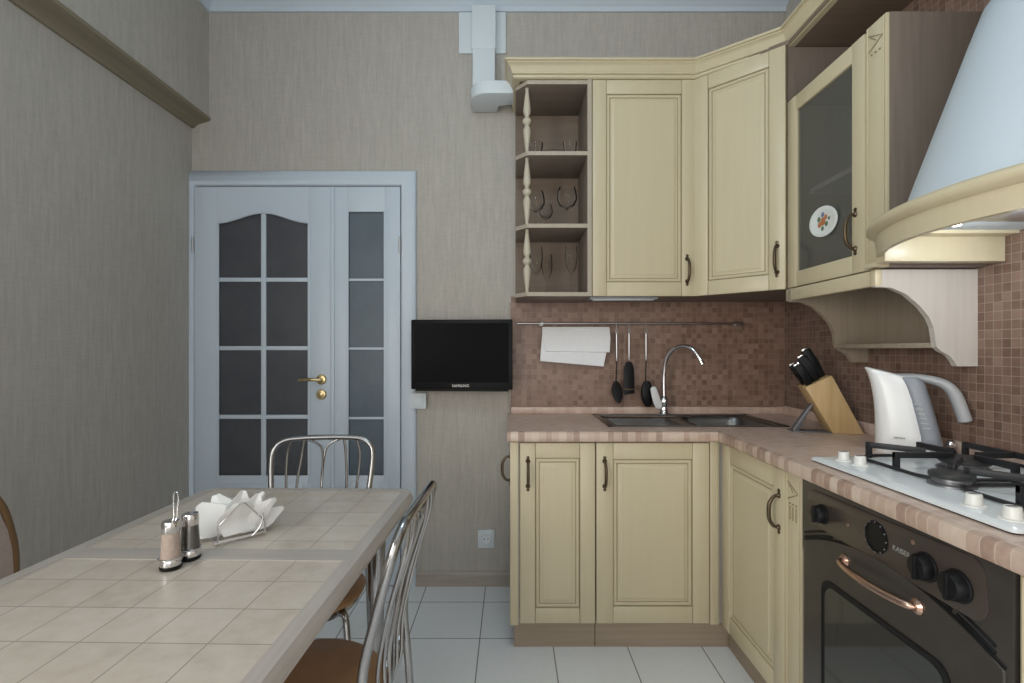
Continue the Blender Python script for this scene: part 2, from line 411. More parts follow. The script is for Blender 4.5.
# casing
m = MB()
prof = [(0, 0), (0, .012), (.006, .02), (.03, .026), (.062, .026), (.072, .022), (.078, .012), (.078, 0)]
def casing(path):
    rings = []
    n = len(path)
    for i in range(n):
        ds = []
        if i: ds.append((Vector(path[i]) - Vector(path[i - 1])).normalized())
        if i < n - 1: ds.append((Vector(path[i + 1]) - Vector(path[i])).normalized())
        nn = [Vector((-d.y, d.x)) for d in ds]
        k = nn[0] if len(nn) == 1 else (nn[0] + nn[1]) / (1 + nn[0].dot(nn[1]))
        rings.append([(path[i][0] + k.x * o, D - t, path[i][1] + k.y * o) for o, t in prof])
    m.loft(rings)
casing([(xa - .002, 0), (xa - .002, zt + .006), (xc + .003, zt + .006), (xc + .003, 0)])
o = struct(m, 'trim_6', 'white')
for v in o.data.vertices:                       # the left casing is trimmed against the side wall
    if v.co.x < XL + .0005: v.co.x = XL + .0005
m = MB()
for x in (dx(193.5), dx(400)):
    for z in (dz(245), dz(520)): m.cyl((x, Yd - .006, z - .04), (x, Yd - .006, z + .04), .006, 10)
m.build('hinge', 'steel', d1)

# ------------------------------------------------------------------ cabinet helpers
def frame_xz(Y):          # face looking towards -Y: a = x, b = z, c = out
    return lambda a, b, c: (a, Y - c, b)
def frame_yz(X):          # face looking towards -X: a = distance towards the viewer (y decreasing), b = z
    return lambda a, b, c: (X - c, -a, b)
def frame_diag(p0, p1):
    p0 = Vector(p0); p1 = Vector(p1); u = (p1 - p0).normalized(); nn = Vector((u.y, -u.x))
    if nn.y > 0: nn = -nn
    return lambda a, b, c: (p0.x + u.x * a + nn.x * c, p0.y + u.y * a + nn.y * c, b)
def panel_door(F, a0, a1, b0, b1, parent, T=.02, st=.068, glass=False, rail=None):
    d = MB(); st2 = rail or st
    d.box(a0, a0 + st, b0, b1, 0, T, .003, F=F); d.box(a1 - st, a1, b0, b1, 0, T, .003, F=F)
    d.box(a0 + st + .0008, a1 - st - .0008, b0, b0 + st2, 0, T - .0015, .003, F=F); d.box(a0 + st + .0008, a1 - st - .0008, b1 - st2, b1, 0, T - .0015, .003, F=F)
    A0, A1, B0, B1 = a0 + st, a1 - st, b0 + st2, b1 - st2
    do = d.build('door', 'cream', parent)
    if glass:
        g = MB(); g.box(A0 - .004, A1 + .004, B0 - .004, B1 + .004, .006, .010, F=F); g.build('pane', 'cabglass', do)
        return do
    g = MB(); g.box(A0 - .003, A1 + .003, B0 - .003, B1 + .003, .002, .007, F=F); g.build('recess', 'glaze', do)
    p = MB(); e = .0025
    def rect(i, c): return [F(A0 + i, B0 + i, c), F(A1 - i, B0 + i, c), F(A1 - i, B1 - i, c), F(A0 + i, B1 - i, c)]
    p.loft([rect(e, .006), rect(e, .013), rect(e + .004, .0165), rect(e + .010, .0165), rect(e + .013, .0125), rect(e + .017, .0125), rect(e + .022, .0135), rect(e + .032, .0185), rect(e + .035, .0185)])
    p.build('panel', 'cream', do, angle=25)
    # thin brown glaze line painted round the raised field
    q = MB(); i0, i1 = e + .0135, e + .0160
    for (u0, u1, v0, v1) in ((A0 + i0, A1 - i0, B0 + i0, B0 + i1), (A0 + i0, A1 - i0, B1 - i1, B1 - i0), (A0 + i0, A0 + i1, B0 + i0, B1 - i0), (A1 - i1, A1 - i0, B0 + i0, B1 - i0)):
        q.box(u0, u1, v0, v1, .0122, .0130, F=F)
    q.build('glaze_line', 'glaze', do)
    return do
def bow_handle(F, a, b, L, parent, T=.02, out=.030):
    h = MB()
    pts = [F(a, b - L / 2 + .008, T), F(a, b - L / 2 + .012, T + out * .55), F(a, b - L * .22, T + out), F(a, b, T + out * 1.08), F(a, b + L * .22, T + out), F(a, b + L / 2 - .012, T + out * .55), F(a, b + L / 2 - .008, T)]
    h.tube(spline(pts, 6), [.0042 + .0022 * math.sin(PI * i / 36) for i in range(37)], 10)
    ax = Vector(F(a, b, 1)) - Vector(F(a, b, 0))
    for s in (-1, 1):
        c = F(a, b + s * (L / 2 - .008), T - .001)
        h.lathe([(.0095, 0), (.0095, .003), (.006, .006), (.004, .010)], c, 14, axis=ax)
        h.lathe([(.0005, 0), (.0065, .001), (.0065, .0035), (.0005, .005)], F(a, b + s * (L / 2 + .006), T - .001), 12, axis=ax)
    return h.build('handle', 'bronze', parent)
def carved_post(F, a0, a1, b0, b1, parent, name='pilaster', lower=False):
    p = MB(); w = a1 - a0
    p.box(a0, a1, b0, b1, 0 if name == 'pilaster' and not lower else -.02, .018, .003, F=F)
    for a in (a0 + .006, a1 - .010): p.box(a, a + .004, b0 + .01, b1 - .004, .017, .0215, .0015, F=F)
    po = p.build(name, 'cream', parent)
    q = MB(); am = (a0 + a1) / 2
    top = b1 - .03; bot = top - .05
    q.tube([F(a0 + .013, top, .0185), F(a1 - .013, top - .026, .0185), F(a0 + .013, bot, .0185)], .0022, 6)
    q.tube([F(a0 + .02, top - .008, .0185), F(am, top - .026, .0185)], .0018, 6)
    for k in (-1, 0, 1):
        q.lathe([(.0035, 0), (.003, .003), (.0005, .004)], F(am + k * w * .2, bot - .012, .0175), 8, axis=Vector(F(0, 0, 1)) - Vector(F(0, 0, 0)))
        if lower: q.box(am + k * w * .2 - .002, am + k * w * .2 + .002, bot - .06, bot - .02, .017, .0195, F=F)
    q.build('carving', 'glaze', po)
    for a in (a0 + .0045, a1 - .0055):
        m_ = MB(); m_.box(a - .0008, a + .0008, b0 + .01, b1 - .004, .0165, .0187, F=F); m_.build('groove_line', 'glaze', po)
    return po

# ------------------------------------------------------------------ base cabinets
Yb = 1.997           # carcass front of the back run (doors 2 cm in front)
Xb = .850            # carcass front of the right run
Fb = frame_xz(Yb)
zb0, zb1 = .108, .822
bc = thing('base_cabinet', 'narrow cream base cabinet at the worktop\'s end beside the socket', 'cabinet', (.17, 2.25, 0))
m = MB(); m.box(.0, .335, Yb, 2.50, .10, .826); m.build('body', 'oak', bc)
m = MB(); m.box(-.004, .030, Yb - .02, 2.50, .10, .826, .003); e = m.build('end_panel', 'cream', bc)
m = MB(); m.box(.012, .335, Yb + .008, Yb + .025, .0, .10); m.build('plinth', 'plinth', bc)
d = panel_door(Fb, .036, .333, zb0, zb1, bc, st=.060)
bow_handle(Fb, (528 - 511) * 1.97 / 500, EYE - (474 - 350) * 1.97 / 500, .115, d)
Fs = lambda a, b, c: (-.004 - c, a, b)
bow_handle(Fs, 2.06, EYE - (468.5 - 350) * 2.06 / 500, .115, e, T=0)
sc = thing('base_cabinet', 'wide cream base cabinet with one raised-panel door under the sink', 'cabinet', (.6, 2.25, 0))
m = MB(); m.box(.338, .345, Yb, 2.50, .10, .826); m.box(.345, .86, Yb + .06, 2.50, .10, .62); m.box(.345, .86, Yb, Yb + .02, .10, .826); m.build('body', 'oak', sc)
m = MB(); m.box(.338, .870, Yb + .008, Yb + .025, 0, .10); m.build('plinth', 'plinth', sc)
d = panel_door(Fb, .338, .785, zb0, zb1, sc, st=.066)
bow_handle(Fb, (605 - 511) * 1.97 / 500, EYE - (474 - 350) * 1.97 / 500, .115, d)
m = MB(); m.box(.790, .826, Yb - .014, Yb + .01, .10, .826, .002)
for a in (.797, .806, .815): m.box(a, a + .003, Yb - .0165, Yb - .012, .16, .81, .001)
m.build('corner_post', 'cream', sc)
Fr = frame_yz(Xb)
rc = thing('base_cabinet', 'cream base cabinet on the side run between corner and dark oven', 'cabinet', (1.1, 1.7, 0))
m = MB(); m.box(Xb, 1.33, 1.432, 1.975, .10, .826); m.build('body', 'oak', rc)
m = MB(); m.box(Xb + .02, Xb + .035, .30, 2.003, 0, .10); m.build('plinth', 'plinth', rc)
d = panel_door(Fr, -1.968, -1.520, zb0, zb1, rc, st=.064)
bow_handle(Fr, -1.548, EYE - (511 - 350) * 1.55 / 500, .115, d)
carved_post(Fr, -1.514, -1.434, .10, .826, rc, lower=True)
ep = thing('base_cabinet', 'cream base cabinet beyond the dark oven, only its edge showing', 'cabinet', (1.1, .55, 0))
m = MB(); m.box(Xb, 1.33, .34, .815, .10, .826); m.build('body', 'oak', ep)
carved_post(Fr, -.818, -.74, .10, .826, ep, lower=True)
d = panel_door(Fr, -.735, -.345, zb0, zb1, ep, st=.064)
# worktop
zt0, zt1 = .830, .870
wt = thing('worktop', 'pinkish mosaic-print laminate worktop running round the corner', 'worktop', (.7, 2.2, .83))
SX0, SX1, SY0, SY1 = .415, 1.145, 2.085, 2.46
m = MB()
for (x0, x1, y0, y1) in ((-.015, SX0, 1.972, D - .009), (SX1, XR - .008, 1.972, D - .009), (SX0, SX1, 1.972, SY0), (SX0, SX1, SY1, D - .009), (.825, XR - .008, .30, 1.972)):
    m.box(x0, x1, y0, y1, zt0, zt1)
m.build('top', 'top', wt, smooth=False)
def nosing(pts, mname, name):
    pr = [(0, zt0), (.012, zt0 + .001), (.0155, zt0 + .008), (.0155, zt1 - .010), (.012, zt1 - .003), (.004, zt1), (0, zt1)]
    q = MB(); q.sweep(pts, pr, side=1); return q.build(name, mname, wt)
nosing([(-.015, 1.972), (.8250, 1.972)], 'edge_x', 'front_edge')
nosing([(.825, 1.972 - .0155), (.825, .30)], 'edge_y', 'side_edge')
m = MB(); m.box(0.0, XR - .008, D - .026, D - .009, zt1, .905, .004); m.build('upstand', 'top', wt)
m = MB(); m.box(XR - .024, XR - .007, .30, D - .026, zt1, .912, .004); m.build('upstand', 'top', wt)
# ------------------------------------------------------------------ sink
sk = thing('sink', 'stainless steel sink with drainer set into the worktop', 'sink', (.78, 2.27, .87))
m = MB(); z = .8712; BX0, BX1, BY0, BY1 = .80, 1.10, 2.105, 2.41
o0, o1 = SX0 - .012, SX1 + .012
for (x0, x1, y0, y1) in ((o0, SX0 + .01, SY0 - .012, SY1 + .012), (SX1 - .012, o1, SY0 - .012, SY1 + .012), (o0, o1, SY0 - .012, SY0 + .008), (o0, o1, SY1 - .03, SY1 + .012)):
    m.box(x0, x1, y0, y1, z - .0005, z + .004, .0015)
m.build('rim', 'sinksteel', sk)
m = MB(); m.box(SX0 + .008, BX0, SY0 + .006, SY1 - .028, z - .012, z - .007)
for k in range(7): m.box(SX0 + .04, BX0 - .06, SY0 + .05 + k * .035, SY0 + .06 + k * .035, z - .008, z - .003, .002)
m.build('drainer', 'sinksteel', sk)
m = MB()
def rr(x0, x1, y0, y1, r, zz, k=5):
    out = []
    for cx, cy, a0 in ((x1 - r, y1 - r, 0), (x0 + r, y1 - r, 90), (x0 + r, y0 + r, 180), (x1 - r, y0 + r, 270)):
        for i in range(k + 1):
            a = math.radians(a0 + 90 * i / k); out.append((cx + r * math.cos(a), cy + r * math.sin(a), zz))
    return out
R = m.loft([rr(BX0 - .004, BX1 + .035, SY0 + .004, SY1 - .024, .01, z - .004), rr(BX0, BX1, BY0, BY1, .05, z - .004), rr(BX0 + .008, BX1 - .008, BY0 + .008, BY1 - .008, .05, z - .02), rr(BX0 + .015, BX1 - .015, BY0 + .015, BY1 - .015, .05, z - .13), rr(BX0 + .04, BX1 - .04, BY0 + .04, BY1 - .04, .04, z - .15)], cap=False)
m.bm.faces.new(R[-1])
m.build('basin', 'sinksteel', sk)
m = MB(); m.lathe([(.03, 0), (.03, .003), (.02, .004)], ((BX0 + BX1) / 2, (BY0 + BY1) / 2, z - .1495)); m.build('drain', 'chrome', sk)
fx, fy = .748, 2.445
fc = thing('faucet', 'tall chrome gooseneck tap with side lever at the sink', 'tap', (fx, fy, z + .004))
m = MB(); m.lathe([(.026, 0), (.026, .006), (.021, .012), (.019, .05), (.021, .055), (.021, .075), (.016, .082), (.011, .09)], (fx, fy, z + .0035)); m.build('base', 'chrome', fc)
m = MB()
m.tube(spline([(fx, fy, .955), (fx - .001, fy - .002, 1.07), (fx + .006, fy - .02, 1.145), (fx + .030, fy - .05, 1.193), (fx + .064, fy - .085, 1.208), (fx + .094, fy - .115, 1.195), (fx + .116, fy - .135, 1.163), (fx + .127, fy - .142, 1.138)], 8), .0105, 14)
m.build('spout', 'chrome', fc)
m = MB()
e0 = Vector((fx + .127, fy - .142, 1.138)); m.cyl(e0, e0 + Vector((.006, -.004, -.014)), .0125, 16); m.build('aerator', 'chrome', fc)
m = MB(); lv = [(fx - .016, fy - .004, .905), (fx - .027, fy - .01, .915), (fx - .040, fy - .014, .945), (fx - .052, fy - .018, .985), (fx - .060, fy - .02, 1.012)]
sp = spline(lv, 6); rings = []
for i, p in enumerate(sp):
    t = i / (len(sp) - 1); w = .010 + .0085 * math.sin(PI * min(1, .18 + t * .72)) - (.009 if i == len(sp) - 1 else 0); th = .005
    rings.append([p + Vector((math.cos(a) * w * .97, math.sin(a) * th, math.cos(a) * w * .25)) for a in [2 * PI * k / 14 for k in range(14)]])
m.loft(rings); m.build('lever', 'kettle', fc)  # white in place of chrome: window reflection put into the colour

# ------------------------------------------------------------------ oven
Xo = .832
Fo = frame_yz(Xo)
ov = thing('oven', 'dark brown built-in oven with copper handle and arched door', 'oven', (1.1, 1.12, .1))
oy0, oy1 = -1.424, -.824          # a runs from far to near
m = MB(); m.box(Xo + .012, 1.32, .828, 1.42, .105, .825); m.build('body', 'oven', ov)
am = (oy0 + oy1) / 2
def arch(a): return .648 + .070 * (1 - ((a - am) / .30) ** 2) if abs(a - am) <= .30 else .648
m = MB()
pp = [(oy0 + .012 + (oy1 - oy0 - .024) * i / 24) for i in range(25)]
m.prism([Fo(oy0, .626, -.013)] + [Fo(oy0, .825, -.013), Fo(oy1, .825, -.013), Fo(oy1, .626, -.013)], Vector(Fo(0, 0, .016)) - Vector(Fo(0, 0, 0)), .003)
fas = m.build('fascia', 'oven', ov)
# raised control plate with rounded ends
m = MB(); ring = []
for a, b in ((-.868, .770),):
    pass
def plate_ring(c, i):
    out = []
    for ca, cb, a0 in ((oy1 - .075, .792, 90), (oy1 - .075, .742, 0), (oy0 + .06, .742, 270), (oy0 + .06, .780, 180)):
        for k in range(7):
            a = math.radians(a0 - 90 * k / 6); r = .028 - i
            if ca > am and cb < .76: r += .006
            out.append(Fo(ca + r * math.cos(a), cb + r * math.sin(a), c))
    return out
m.loft([plate_ring(.002, 0), plate_ring(.006, 0), plate_ring(.0075, .003)]); m.build('control_plate', 'ovenpanel', ov)
OA = Vector((-1, 0, 0))
def knob(px, py, r, wedge=True):
    a = -(Xo * 500 / (px - 511)); b = EYE - (py - 350) * -a / 500
    k = MB(); k.lathe([(r * 1.12, 0), (r * 1.12, .004), (r, .006), (r * .96, .018), (r * .80, .024), (r * .2, .027)], Fo(a, b, .006), 26, axis=OA)
    if wedge: k.box(a - .005, a + .005, b - r * .95, b + r * .95, .02, .036, .003, F=Fo)
    k.build('knob', 'black', ov)
knob(825.5, 514, .023); knob(930, 567, .026); knob(962.8, 586, .027)
a = -(Xo * 500 / (879.5 - 511)); b = EYE - (537 - 350) * -a / 500
m = MB(); m.lathe([(.036, 0), (.036, .004), (.032, .006), (.031, .003), (.001, .003)], Fo(a, b, .005), 32, axis=OA); tm = m.build('timer', 'black', ov)
m = MB()
for k in range(12):
    t = 2 * PI * k / 12; m.box(a + .0335 * math.cos(t) - .0009, a + .0335 * math.cos(t) + .0009, b + .0335 * math.sin(t) - .0012, b + .0335 * math.sin(t) + .0012, .009, .0115, F=Fo)
m.build('dial_mark', 'grey', tm)
for px, py in ((850.7, 524.6), (916.7, 542.4)):
    a2 = -(Xo * 500 / (px - 511)); b2 = EYE - (py - 350) * -a2 / 500
    m = MB(); m.lathe([(.006, 0), (.005, .003), (.0005, .005)], Fo(a2, b2, .005), 12, axis=OA); m.build('indicator_light', 'copper', ov)
a2 = -(Xo * 500 / (905 - 511)); text('KAISER', .015, ov, 'silver', Fo(a2, .7645, .0085), (0, -1, 0), (0, 0, 1))
# vent slots between plate and door
for k, ofs in enumerate((.010, .022)):
    for (u0, u1) in ((oy0 + .015, oy0 + .135), (oy1 - .235, oy1 - .115), (oy1 - .105, oy1 - .03)):
        q = [u0 + (u1 - u0) * i / 8 for i in range(9)]
        m = MB(); m.tube([Fo(x, arch(x) + ofs, .0032) for x in q], .0034, 6); m.build('vent_slot', 'black', ov)
m = MB(); q = [oy0 + .012 + (oy1 - oy0 - .024) * i / 30 for i in range(31)]
m.prism([Fo(x, arch(x), -.010) for x in q] + [Fo(q[-1], .125, -.010), Fo(q[0], .125, -.010)], Vector(Fo(0, 0, .018)) - Vector(Fo(0, 0, 0)), .004, 3)
od = m.build('door', 'oven', ov)
m = MB(); m.tube([Fo(x, arch(x) + .003, .004) for x in q], .0026, 6); m.build('door_gap', 'black', ov)  # black tube puts in the dark of the gap over the door
m = MB()
def wr(c, i): return [Fo(x, y, c) for x, y in [(p[0], p[1]) for p in rr(-1.325 + i, -.935 - i, .20 + i, .592 - i, .035, 0)]]
m.loft([wr(.004, 0), wr(.0105, 0), wr(.0105, .006), wr(.0090, .010), wr(.0090, .022)]); m.build('window_frame', 'black', od)
m = MB(); m.loft([wr(.006, .014), wr(.0098, .014)]); m.build('window', 'ovenglass', od)
m = MB(); hy0, hy1, hz = -1.232, -1.012, .671
m.tube(spline([Fo(hy0, hz, .006), Fo(hy0 + .006, hz, .025), Fo(hy0 + .05, hz, .038), Fo((hy0 + hy1) / 2, hz, .043), Fo(hy1 - .05, hz, .038), Fo(hy1 - .006, hz, .025), Fo(hy1, hz, .006)], 6), .0080, 12)
for hh in (hy0, hy1): m.lathe([(.016, 0), (.016, .004), (.010, .010)], Fo(hh, hz, .0075), 16, axis=OA)
m.build('handle', 'copper', od)

# ------------------------------------------------------------------ hob
HX0, HX1, HY0, HY1 = .866, 1.345, .86, 1.452
hb = thing('gas_hob', 'white enamel gas hob with black pan supports above the oven', 'hob', (1.1, 1.15, .87))
m = MB(); m.loft([rr(HX0 + .004, HX1 - .004, HY0 + .004, HY1 - .004, .012, .8702), rr(HX0 + .003, HX1 - .003, HY0 + .003, HY1 - .003, .012, .8735)]); m.build('seal', 'black', hb)
m = MB(); m.loft([rr(HX0, HX1, HY0, HY1, .014, .8735), rr(HX0, HX1, HY0, HY1, .014, .878), rr(HX0 + .006, HX1 - .006, HY0 + .006, HY1 - .006, .012, .882), rr(HX0 + .02, HX1 - .02, HY0 + .02, HY1 - .02, .012, .8835)]); m.build('plate', 'hobwhite', hb)
zp = .8835
BUR = [(1.0, 1.135, .036), (1.165, 1.285, .046), (1.255, 1.12, .036), (1.165, .97, .046)]
for bx, by, r in BUR:
    m = MB(); m.lathe([(r * 1.25, -.001), (r * 1.22, .004), (r * .95, .006), (r * .95, .010), (r, .011), (r, .017), (r * .98, .018)], (bx, by, zp), 32); b1 = m.build('burner', 'greyprop', hb)
    m = MB(); m.lathe([(r * 1.14, .018), (r * 1.18, .021), (r * 1.16, .028), (r * .9, .032), (r * .2, .033)], (bx, by, zp), 32); m.build('burner_cap', 'burner', b1)
for x, y in ((.925, 1.39), (.932, 1.335), (.912, .985), (.908, .905)):
    m = MB(); m.lathe([(.021, -.001), (.0205, .002), (.0145, .003), (.0132, .022), (.0122, .024)], (x, y, zp), 24); kn = m.build('knob', 'knobwhite', hb)
    m = MB(); m.box(x - .011, x + .011, y - .004, y + .004, zp + .022, zp + .0250, .001); m.build('knob_bar', 'greyprop', kn)  # narrow dark grey bar across the knob top
def support(name, label, y0, y1, burners):
    t = thing(name, label, 'pan support', (1.15, (y0 + y1) / 2, zp), 0, None)
    x0, x1 = .955, 1.325; h = zp + .044; w = .0068
    m = MB()
    # low frame resting on the enamel
    ring = rr(x0 + .02, x1, y0, y1, .06, zp + .006, 6)
    m.tube(ring, .0045, 6, closed=True)
    m.build('base_ring', 'iron', t)
    bx, by, br = burners[0]; xf, xk = x0 + .035, x1 - .03
    for (xx, yy) in ((x0 + .065, y0), (x0 + .065, y1), (xk, y0), (xk, y1), (bx, y0), (bx, y1), (xf, by)):
        m = MB(); m.box(xx - w, xx + w, yy - w * .8, yy + w * .8, zp, h, .001); m.build('post', 'iron', t)
    def bar(p, q):
        d = (Vector(q) - Vector(p)).normalized(); nn = Vector((-d.y, d.x)) * w * .75
        a, b = Vector(p) - d * w, Vector(q)
        m = MB(); m.prism([(a.x + nn.x, a.y + nn.y, h - .015), (b.x + nn.x, b.y + nn.y, h - .015), (b.x - nn.x, b.y - nn.y, h - .015), (a.x - nn.x, a.y - nn.y, h - .015)], (0, 0, .015), .001); m.build('bar', 'iron', t)
    bar((xf, by), (bx - .03, by)); bar((bx, y0), (bx, by - .03)); bar((bx, y1), (bx, by + .03)); bar((xk, by), (bx + .03, by))
    bar((xk, y0), (xk, y1 + w))
    for yy in (y0, y1):
        d = (Vector((bx, by)) - Vector((x0 + .065, yy))); bar((x0 + .065, yy), (x0 + .065 + d.x * .62, yy + d.y * .62))
    return t
support('pan_support', 'black cast iron pan support on the hob half beside the kettle', 1.155, 1.425, [(1.165, 1.285, .046)])
support('pan_support', 'black cast iron pan support on the hob half away from the kettle', .885, 1.115, [(1.165, .97, .046)])
m = LMB()
# ------------------------------------------------------------------ wall cabinets
Yu, Xu, XB = 2.225, 1.105, 1.080      # carcass fronts
zu0, zu1 = 1.428, 2.385
sh = thing('open_shelf_unit', 'open end shelf unit with turned spindles holding glassware', 'shelf', (.18, 2.4, zu0))
m = MB(); m.box(.022, .345, D - .018, D - .009, zu0, zu1); m.build('back_panel', 'oakin', sh)
m = MB(); m.box(.338, .356, Yu - .018, D - .01, zu0, zu1, .001); m.build('side_panel', 'taupe', sh)
m = MB(); m.box(.3375, .3565, Yu - .0195, Yu - .0175, zu0, zu1); m.build('edge_band', 'edge', sh)
zs = [zu0, EYE + (350 - 226.5) * Yu / 500 - .009, EYE + (350 - 154.5) * Yu / 500 - .009, zu1 - .02]
for z0 in zs:
    m = MB(); m.prism([(.022, D - .018, z0), (.338, D - .018, z0), (.338, Yu - .014, z0), (.072, Yu - .014, z0), (.022, Yu + .045, z0)], (0, 0, .018), .002); b_o = m.build('shelf_board', 'taupe_x', sh)
    m = MB(); m.prism([(.338, Yu - .0138, z0 + .0003), (.338, Yu - .0155, z0 + .0003), (.0714, Yu - .0155, z0 + .0003), (.0208, Yu + .0443, z0 + .0003), (.022, Yu + .0455, z0 + .0003), (.072, Yu - .0138, z0 + .0003)], (0, 0, .0174)); m.build('edge_band', 'edge', b_o)
for a, b in zip(zs, zs[1:]):
    z0, z1 = a + .018, b; L = z1 - z0
    pr = [(.0075, 0), (.0075, .02), (.0062, .04), (.008, .08), (.0125, .22), (.0158, .34), (.0150, .38), (.0095, .42), (.0078, .435), (.0110, .45), (.0178, .48), (.0190, .50), (.0178, .52), (.0110, .55), (.0078, .565), (.0095, .58), (.0150, .62), (.0158, .66), (.0125, .78), (.008, .92), (.0062, .96), (.0075, .98), (.0075, 1)]
    m = MB(); m.lathe([(r * 1.08, h * L) for r, h in pr], (.072, Yu + .022, z0), 18); m.build('spindle', 'spindle', sh)
wc = thing('wall_cabinet', 'cream wall cabinet with one tall flat-front door beside open shelves', 'cabinet', (.59, 2.37, zu0))
m = MB(); m.box(.358, .822, Yu, D - .009, zu0 + .004, zu1); m.build('body', 'taupe', wc)
Fu = frame_xz(Yu)
d = panel_door(Fu, .360, .8155, zu0, zu1 - .002, wc, st=.061, rail=.062)
bow_handle(Fu, (687.5 - 511) * 2.2 / 500, EYE - (270 - 350) * 2.2 / 500, .115, d)
cc = thing('corner_wall_cabinet', 'cream corner wall cabinet with its door set at an angle', 'cabinet', (1.1, 2.25, zu0))
m = MB(); m.prism([(.824, Yu + .004, zu0 + .004), (1.092, 1.972, zu0 + .004), (XR - .007, 1.972, zu0 + .004), (XR - .007, D - .009, zu0 + .004), (.824, D - .009, zu0 + .004)], (0, 0, zu1 - zu0 - .004)); m.build('body', 'taupe', cc)
pA, pB = Vector((.818, Yu - .001)), Vector((1.086, 1.964))
Fd = frame_diag(pA, pB); Ld = (pB - pA).length
d = panel_door(Fd, .0055, Ld - .002, zu0, zu1 - .002, cc, st=.060, rail=.062)
bow_handle(Fd, Ld - .032, EYE + (350 - 260) * 1.99 / 500, .12, d)
gc = thing('glass_wall_cabinet', 'cream wall cabinet with a smoked glass door next to the hood', 'cabinet', (1.2, 1.7, zu0))
Fg = frame_yz(Xu)
gz0, gz1 = 1.432, 2.162
m = MB()
m.box(Xu - .010, XR - .007, 1.4466, 1.470, gz0, gz1 + .0085, .002); m.build('side_panel', 'taupe', gc)
m = MB(); m.box(Xu + .001, XR - .007, 1.948, 1.966, gz0, gz1); m.build('far_side_panel', 'taupe', gc)
m = MB(); m.box(XR - .016, XR - .008, 1.47, 1.948, gz0, gz1); m.build('back_panel', 'oakin', gc)
m = MB(); m.box(Xu + .001, XR - .016, 1.470, 1.948, gz0, gz0 + .018); m.build('bottom_panel', 'taupe_x', gc)
m = MB(); m.box(Xu + .001, XR - .007, 1.470, 1.948, gz1 - .018, gz1); m.build('top_panel', 'taupe_x', gc)
m = MB(); m.box(Xu + .06, XR - .016, 1.470, 1.948, 1.800, 1.818); m.build('shelf_board', 'oak', gc)
d = panel_door(Fg, -1.964, -1.535, gz0, gz1, gc, st=.058, glass=True)
bow_handle(Fg, -1.575, EYE + (350 - 231.5) * 1.575 / 500, .125, d)
pl = carved_post(Fg, -1.531, -1.448, gz0, gz1 + .008, gc)
# niche top and cornice
cn = thing('cornice', 'stepped cream cornice board crowning the wall cabinets', 'cornice', (.6, 2.2, zu1))
path = [(.018, D - .012), (.018, Yu - .020), (.814, Yu - .018), (1.098, 1.978), (1.098, .66)]
pr = [(-.02, zu1), (.003, zu1), (.009, zu1 + .004), (.010, zu1 + .011), (.005, zu1 + .013), (.005, zu1 + .016), (.013, zu1 + .018), (.013, zu1 + .024), (.016, zu1 + .028), (.022, zu1 + .042), (.030, zu1 + .052), (.036, zu1 + .055), (.036, zu1 + .0605), (.044, zu1 + .0615), (.044, zu1 + .071), (-.02, zu1 + .071)]
m = MB(); m.sweep(path, [(o, z) for o, z in pr], side=1); m.build('moulding', 'cream', cn, angle=30)
m = MB(); m.prism([(.02, D - .01, zu1 + .002), (.02, Yu, zu1 + .002), (.82, Yu, zu1 + .002), (1.088, 1.96, zu1 + .002), (1.088, .66, zu1 + .002), (XR - .007, .66, zu1 + .002), (XR - .007, D - .01, zu1 + .002)], (0, 0, .02)); m.build('top_board', 'oakin', cn)
# bracket shelf under the glass cabinet
bs = thing('bracket_shelf', 'small open shelf with scalloped side brackets under the glass cabinet', 'shelf', (1.2, 1.7, 1.143))
ps = [(876, 287), (891, 287.5), (906, 294), (920, 306), (929, 317), (933.5, 327), (936.5, 347), (941, 351), (949.6, 355.6), (954, 361), (957, 366.3)]
Ybn, Ybf = 1.476, 1.946
cur = [((x - 511) * Ybn / 500, EYE + (350 - y) * Ybn / 500) for x, y in ps]
M['tan'] = wood('shaded_laminate', (.29, .24, .18), (.34, .285, .22), 2, 60, .5)  # darker for inner parts the hood lamp misses, shade put into the colour
def bracket(y0, nm, mm='oak'):
    q = [(XR - .007, y0, 1.428), (XR - .007, y0, cur[-1][1])] + [(x, y0, z) for x, z in reversed(cur)] + [(cur[0][0], y0, 1.428)]
    m = MB(); m.prism(q, (0, .018, 0)); return m.build(nm, mm, bs, smooth=False)
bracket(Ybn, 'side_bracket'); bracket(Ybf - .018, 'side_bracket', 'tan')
m = MB(); m.box(XB, XB + .02, Ybn + .001, Ybf + .02, 1.381, 1.427, .003); m.box(XB - .006, XB + .014, Ybn - .002, Ybn + .02, 1.378, 1.4275, .003); m.build('front_rail', 'cream', bs)
m = MB(); m.box(1.256, XR - .008, Ybn + .018, Ybf - .018, 1.196, 1.212, .002); m.build('shelf_board', 'tan', bs)
m = MB(); m.box(XR - .014, XR - .007, Ybn + .018, Ybf - .018, 1.196, 1.428); m.build('back_panel', 'tan', bs)

# ------------------------------------------------------------------ hood
hd = thing('extractor_hood', 'white dome-shaped cooker hood with curved cream wooden rim', 'hood', (1.38, 1.09, 1.435))
HYc = 1.082
def half(a, b, z, n=28): return [(XR - .008 - b * math.sin(PI * i / n), HYc + a * math.cos(PI * i / n), z) for i in range(n + 1)]
m = MB()
prof_h = [(1.515, .460, .350), (1.60, .431, .329), (1.75, .378, .289), (1.90, .326, .248), (1.985, .295, .224), (2.03, .260, .200), (2.10, .21, .17), (2.20, .165, .145), (2.375, .16, .14)]
m.loft([half(a, b, z) for z, b, a in prof_h]); m.build('canopy', 'hoodwhite', hd, angle=60)
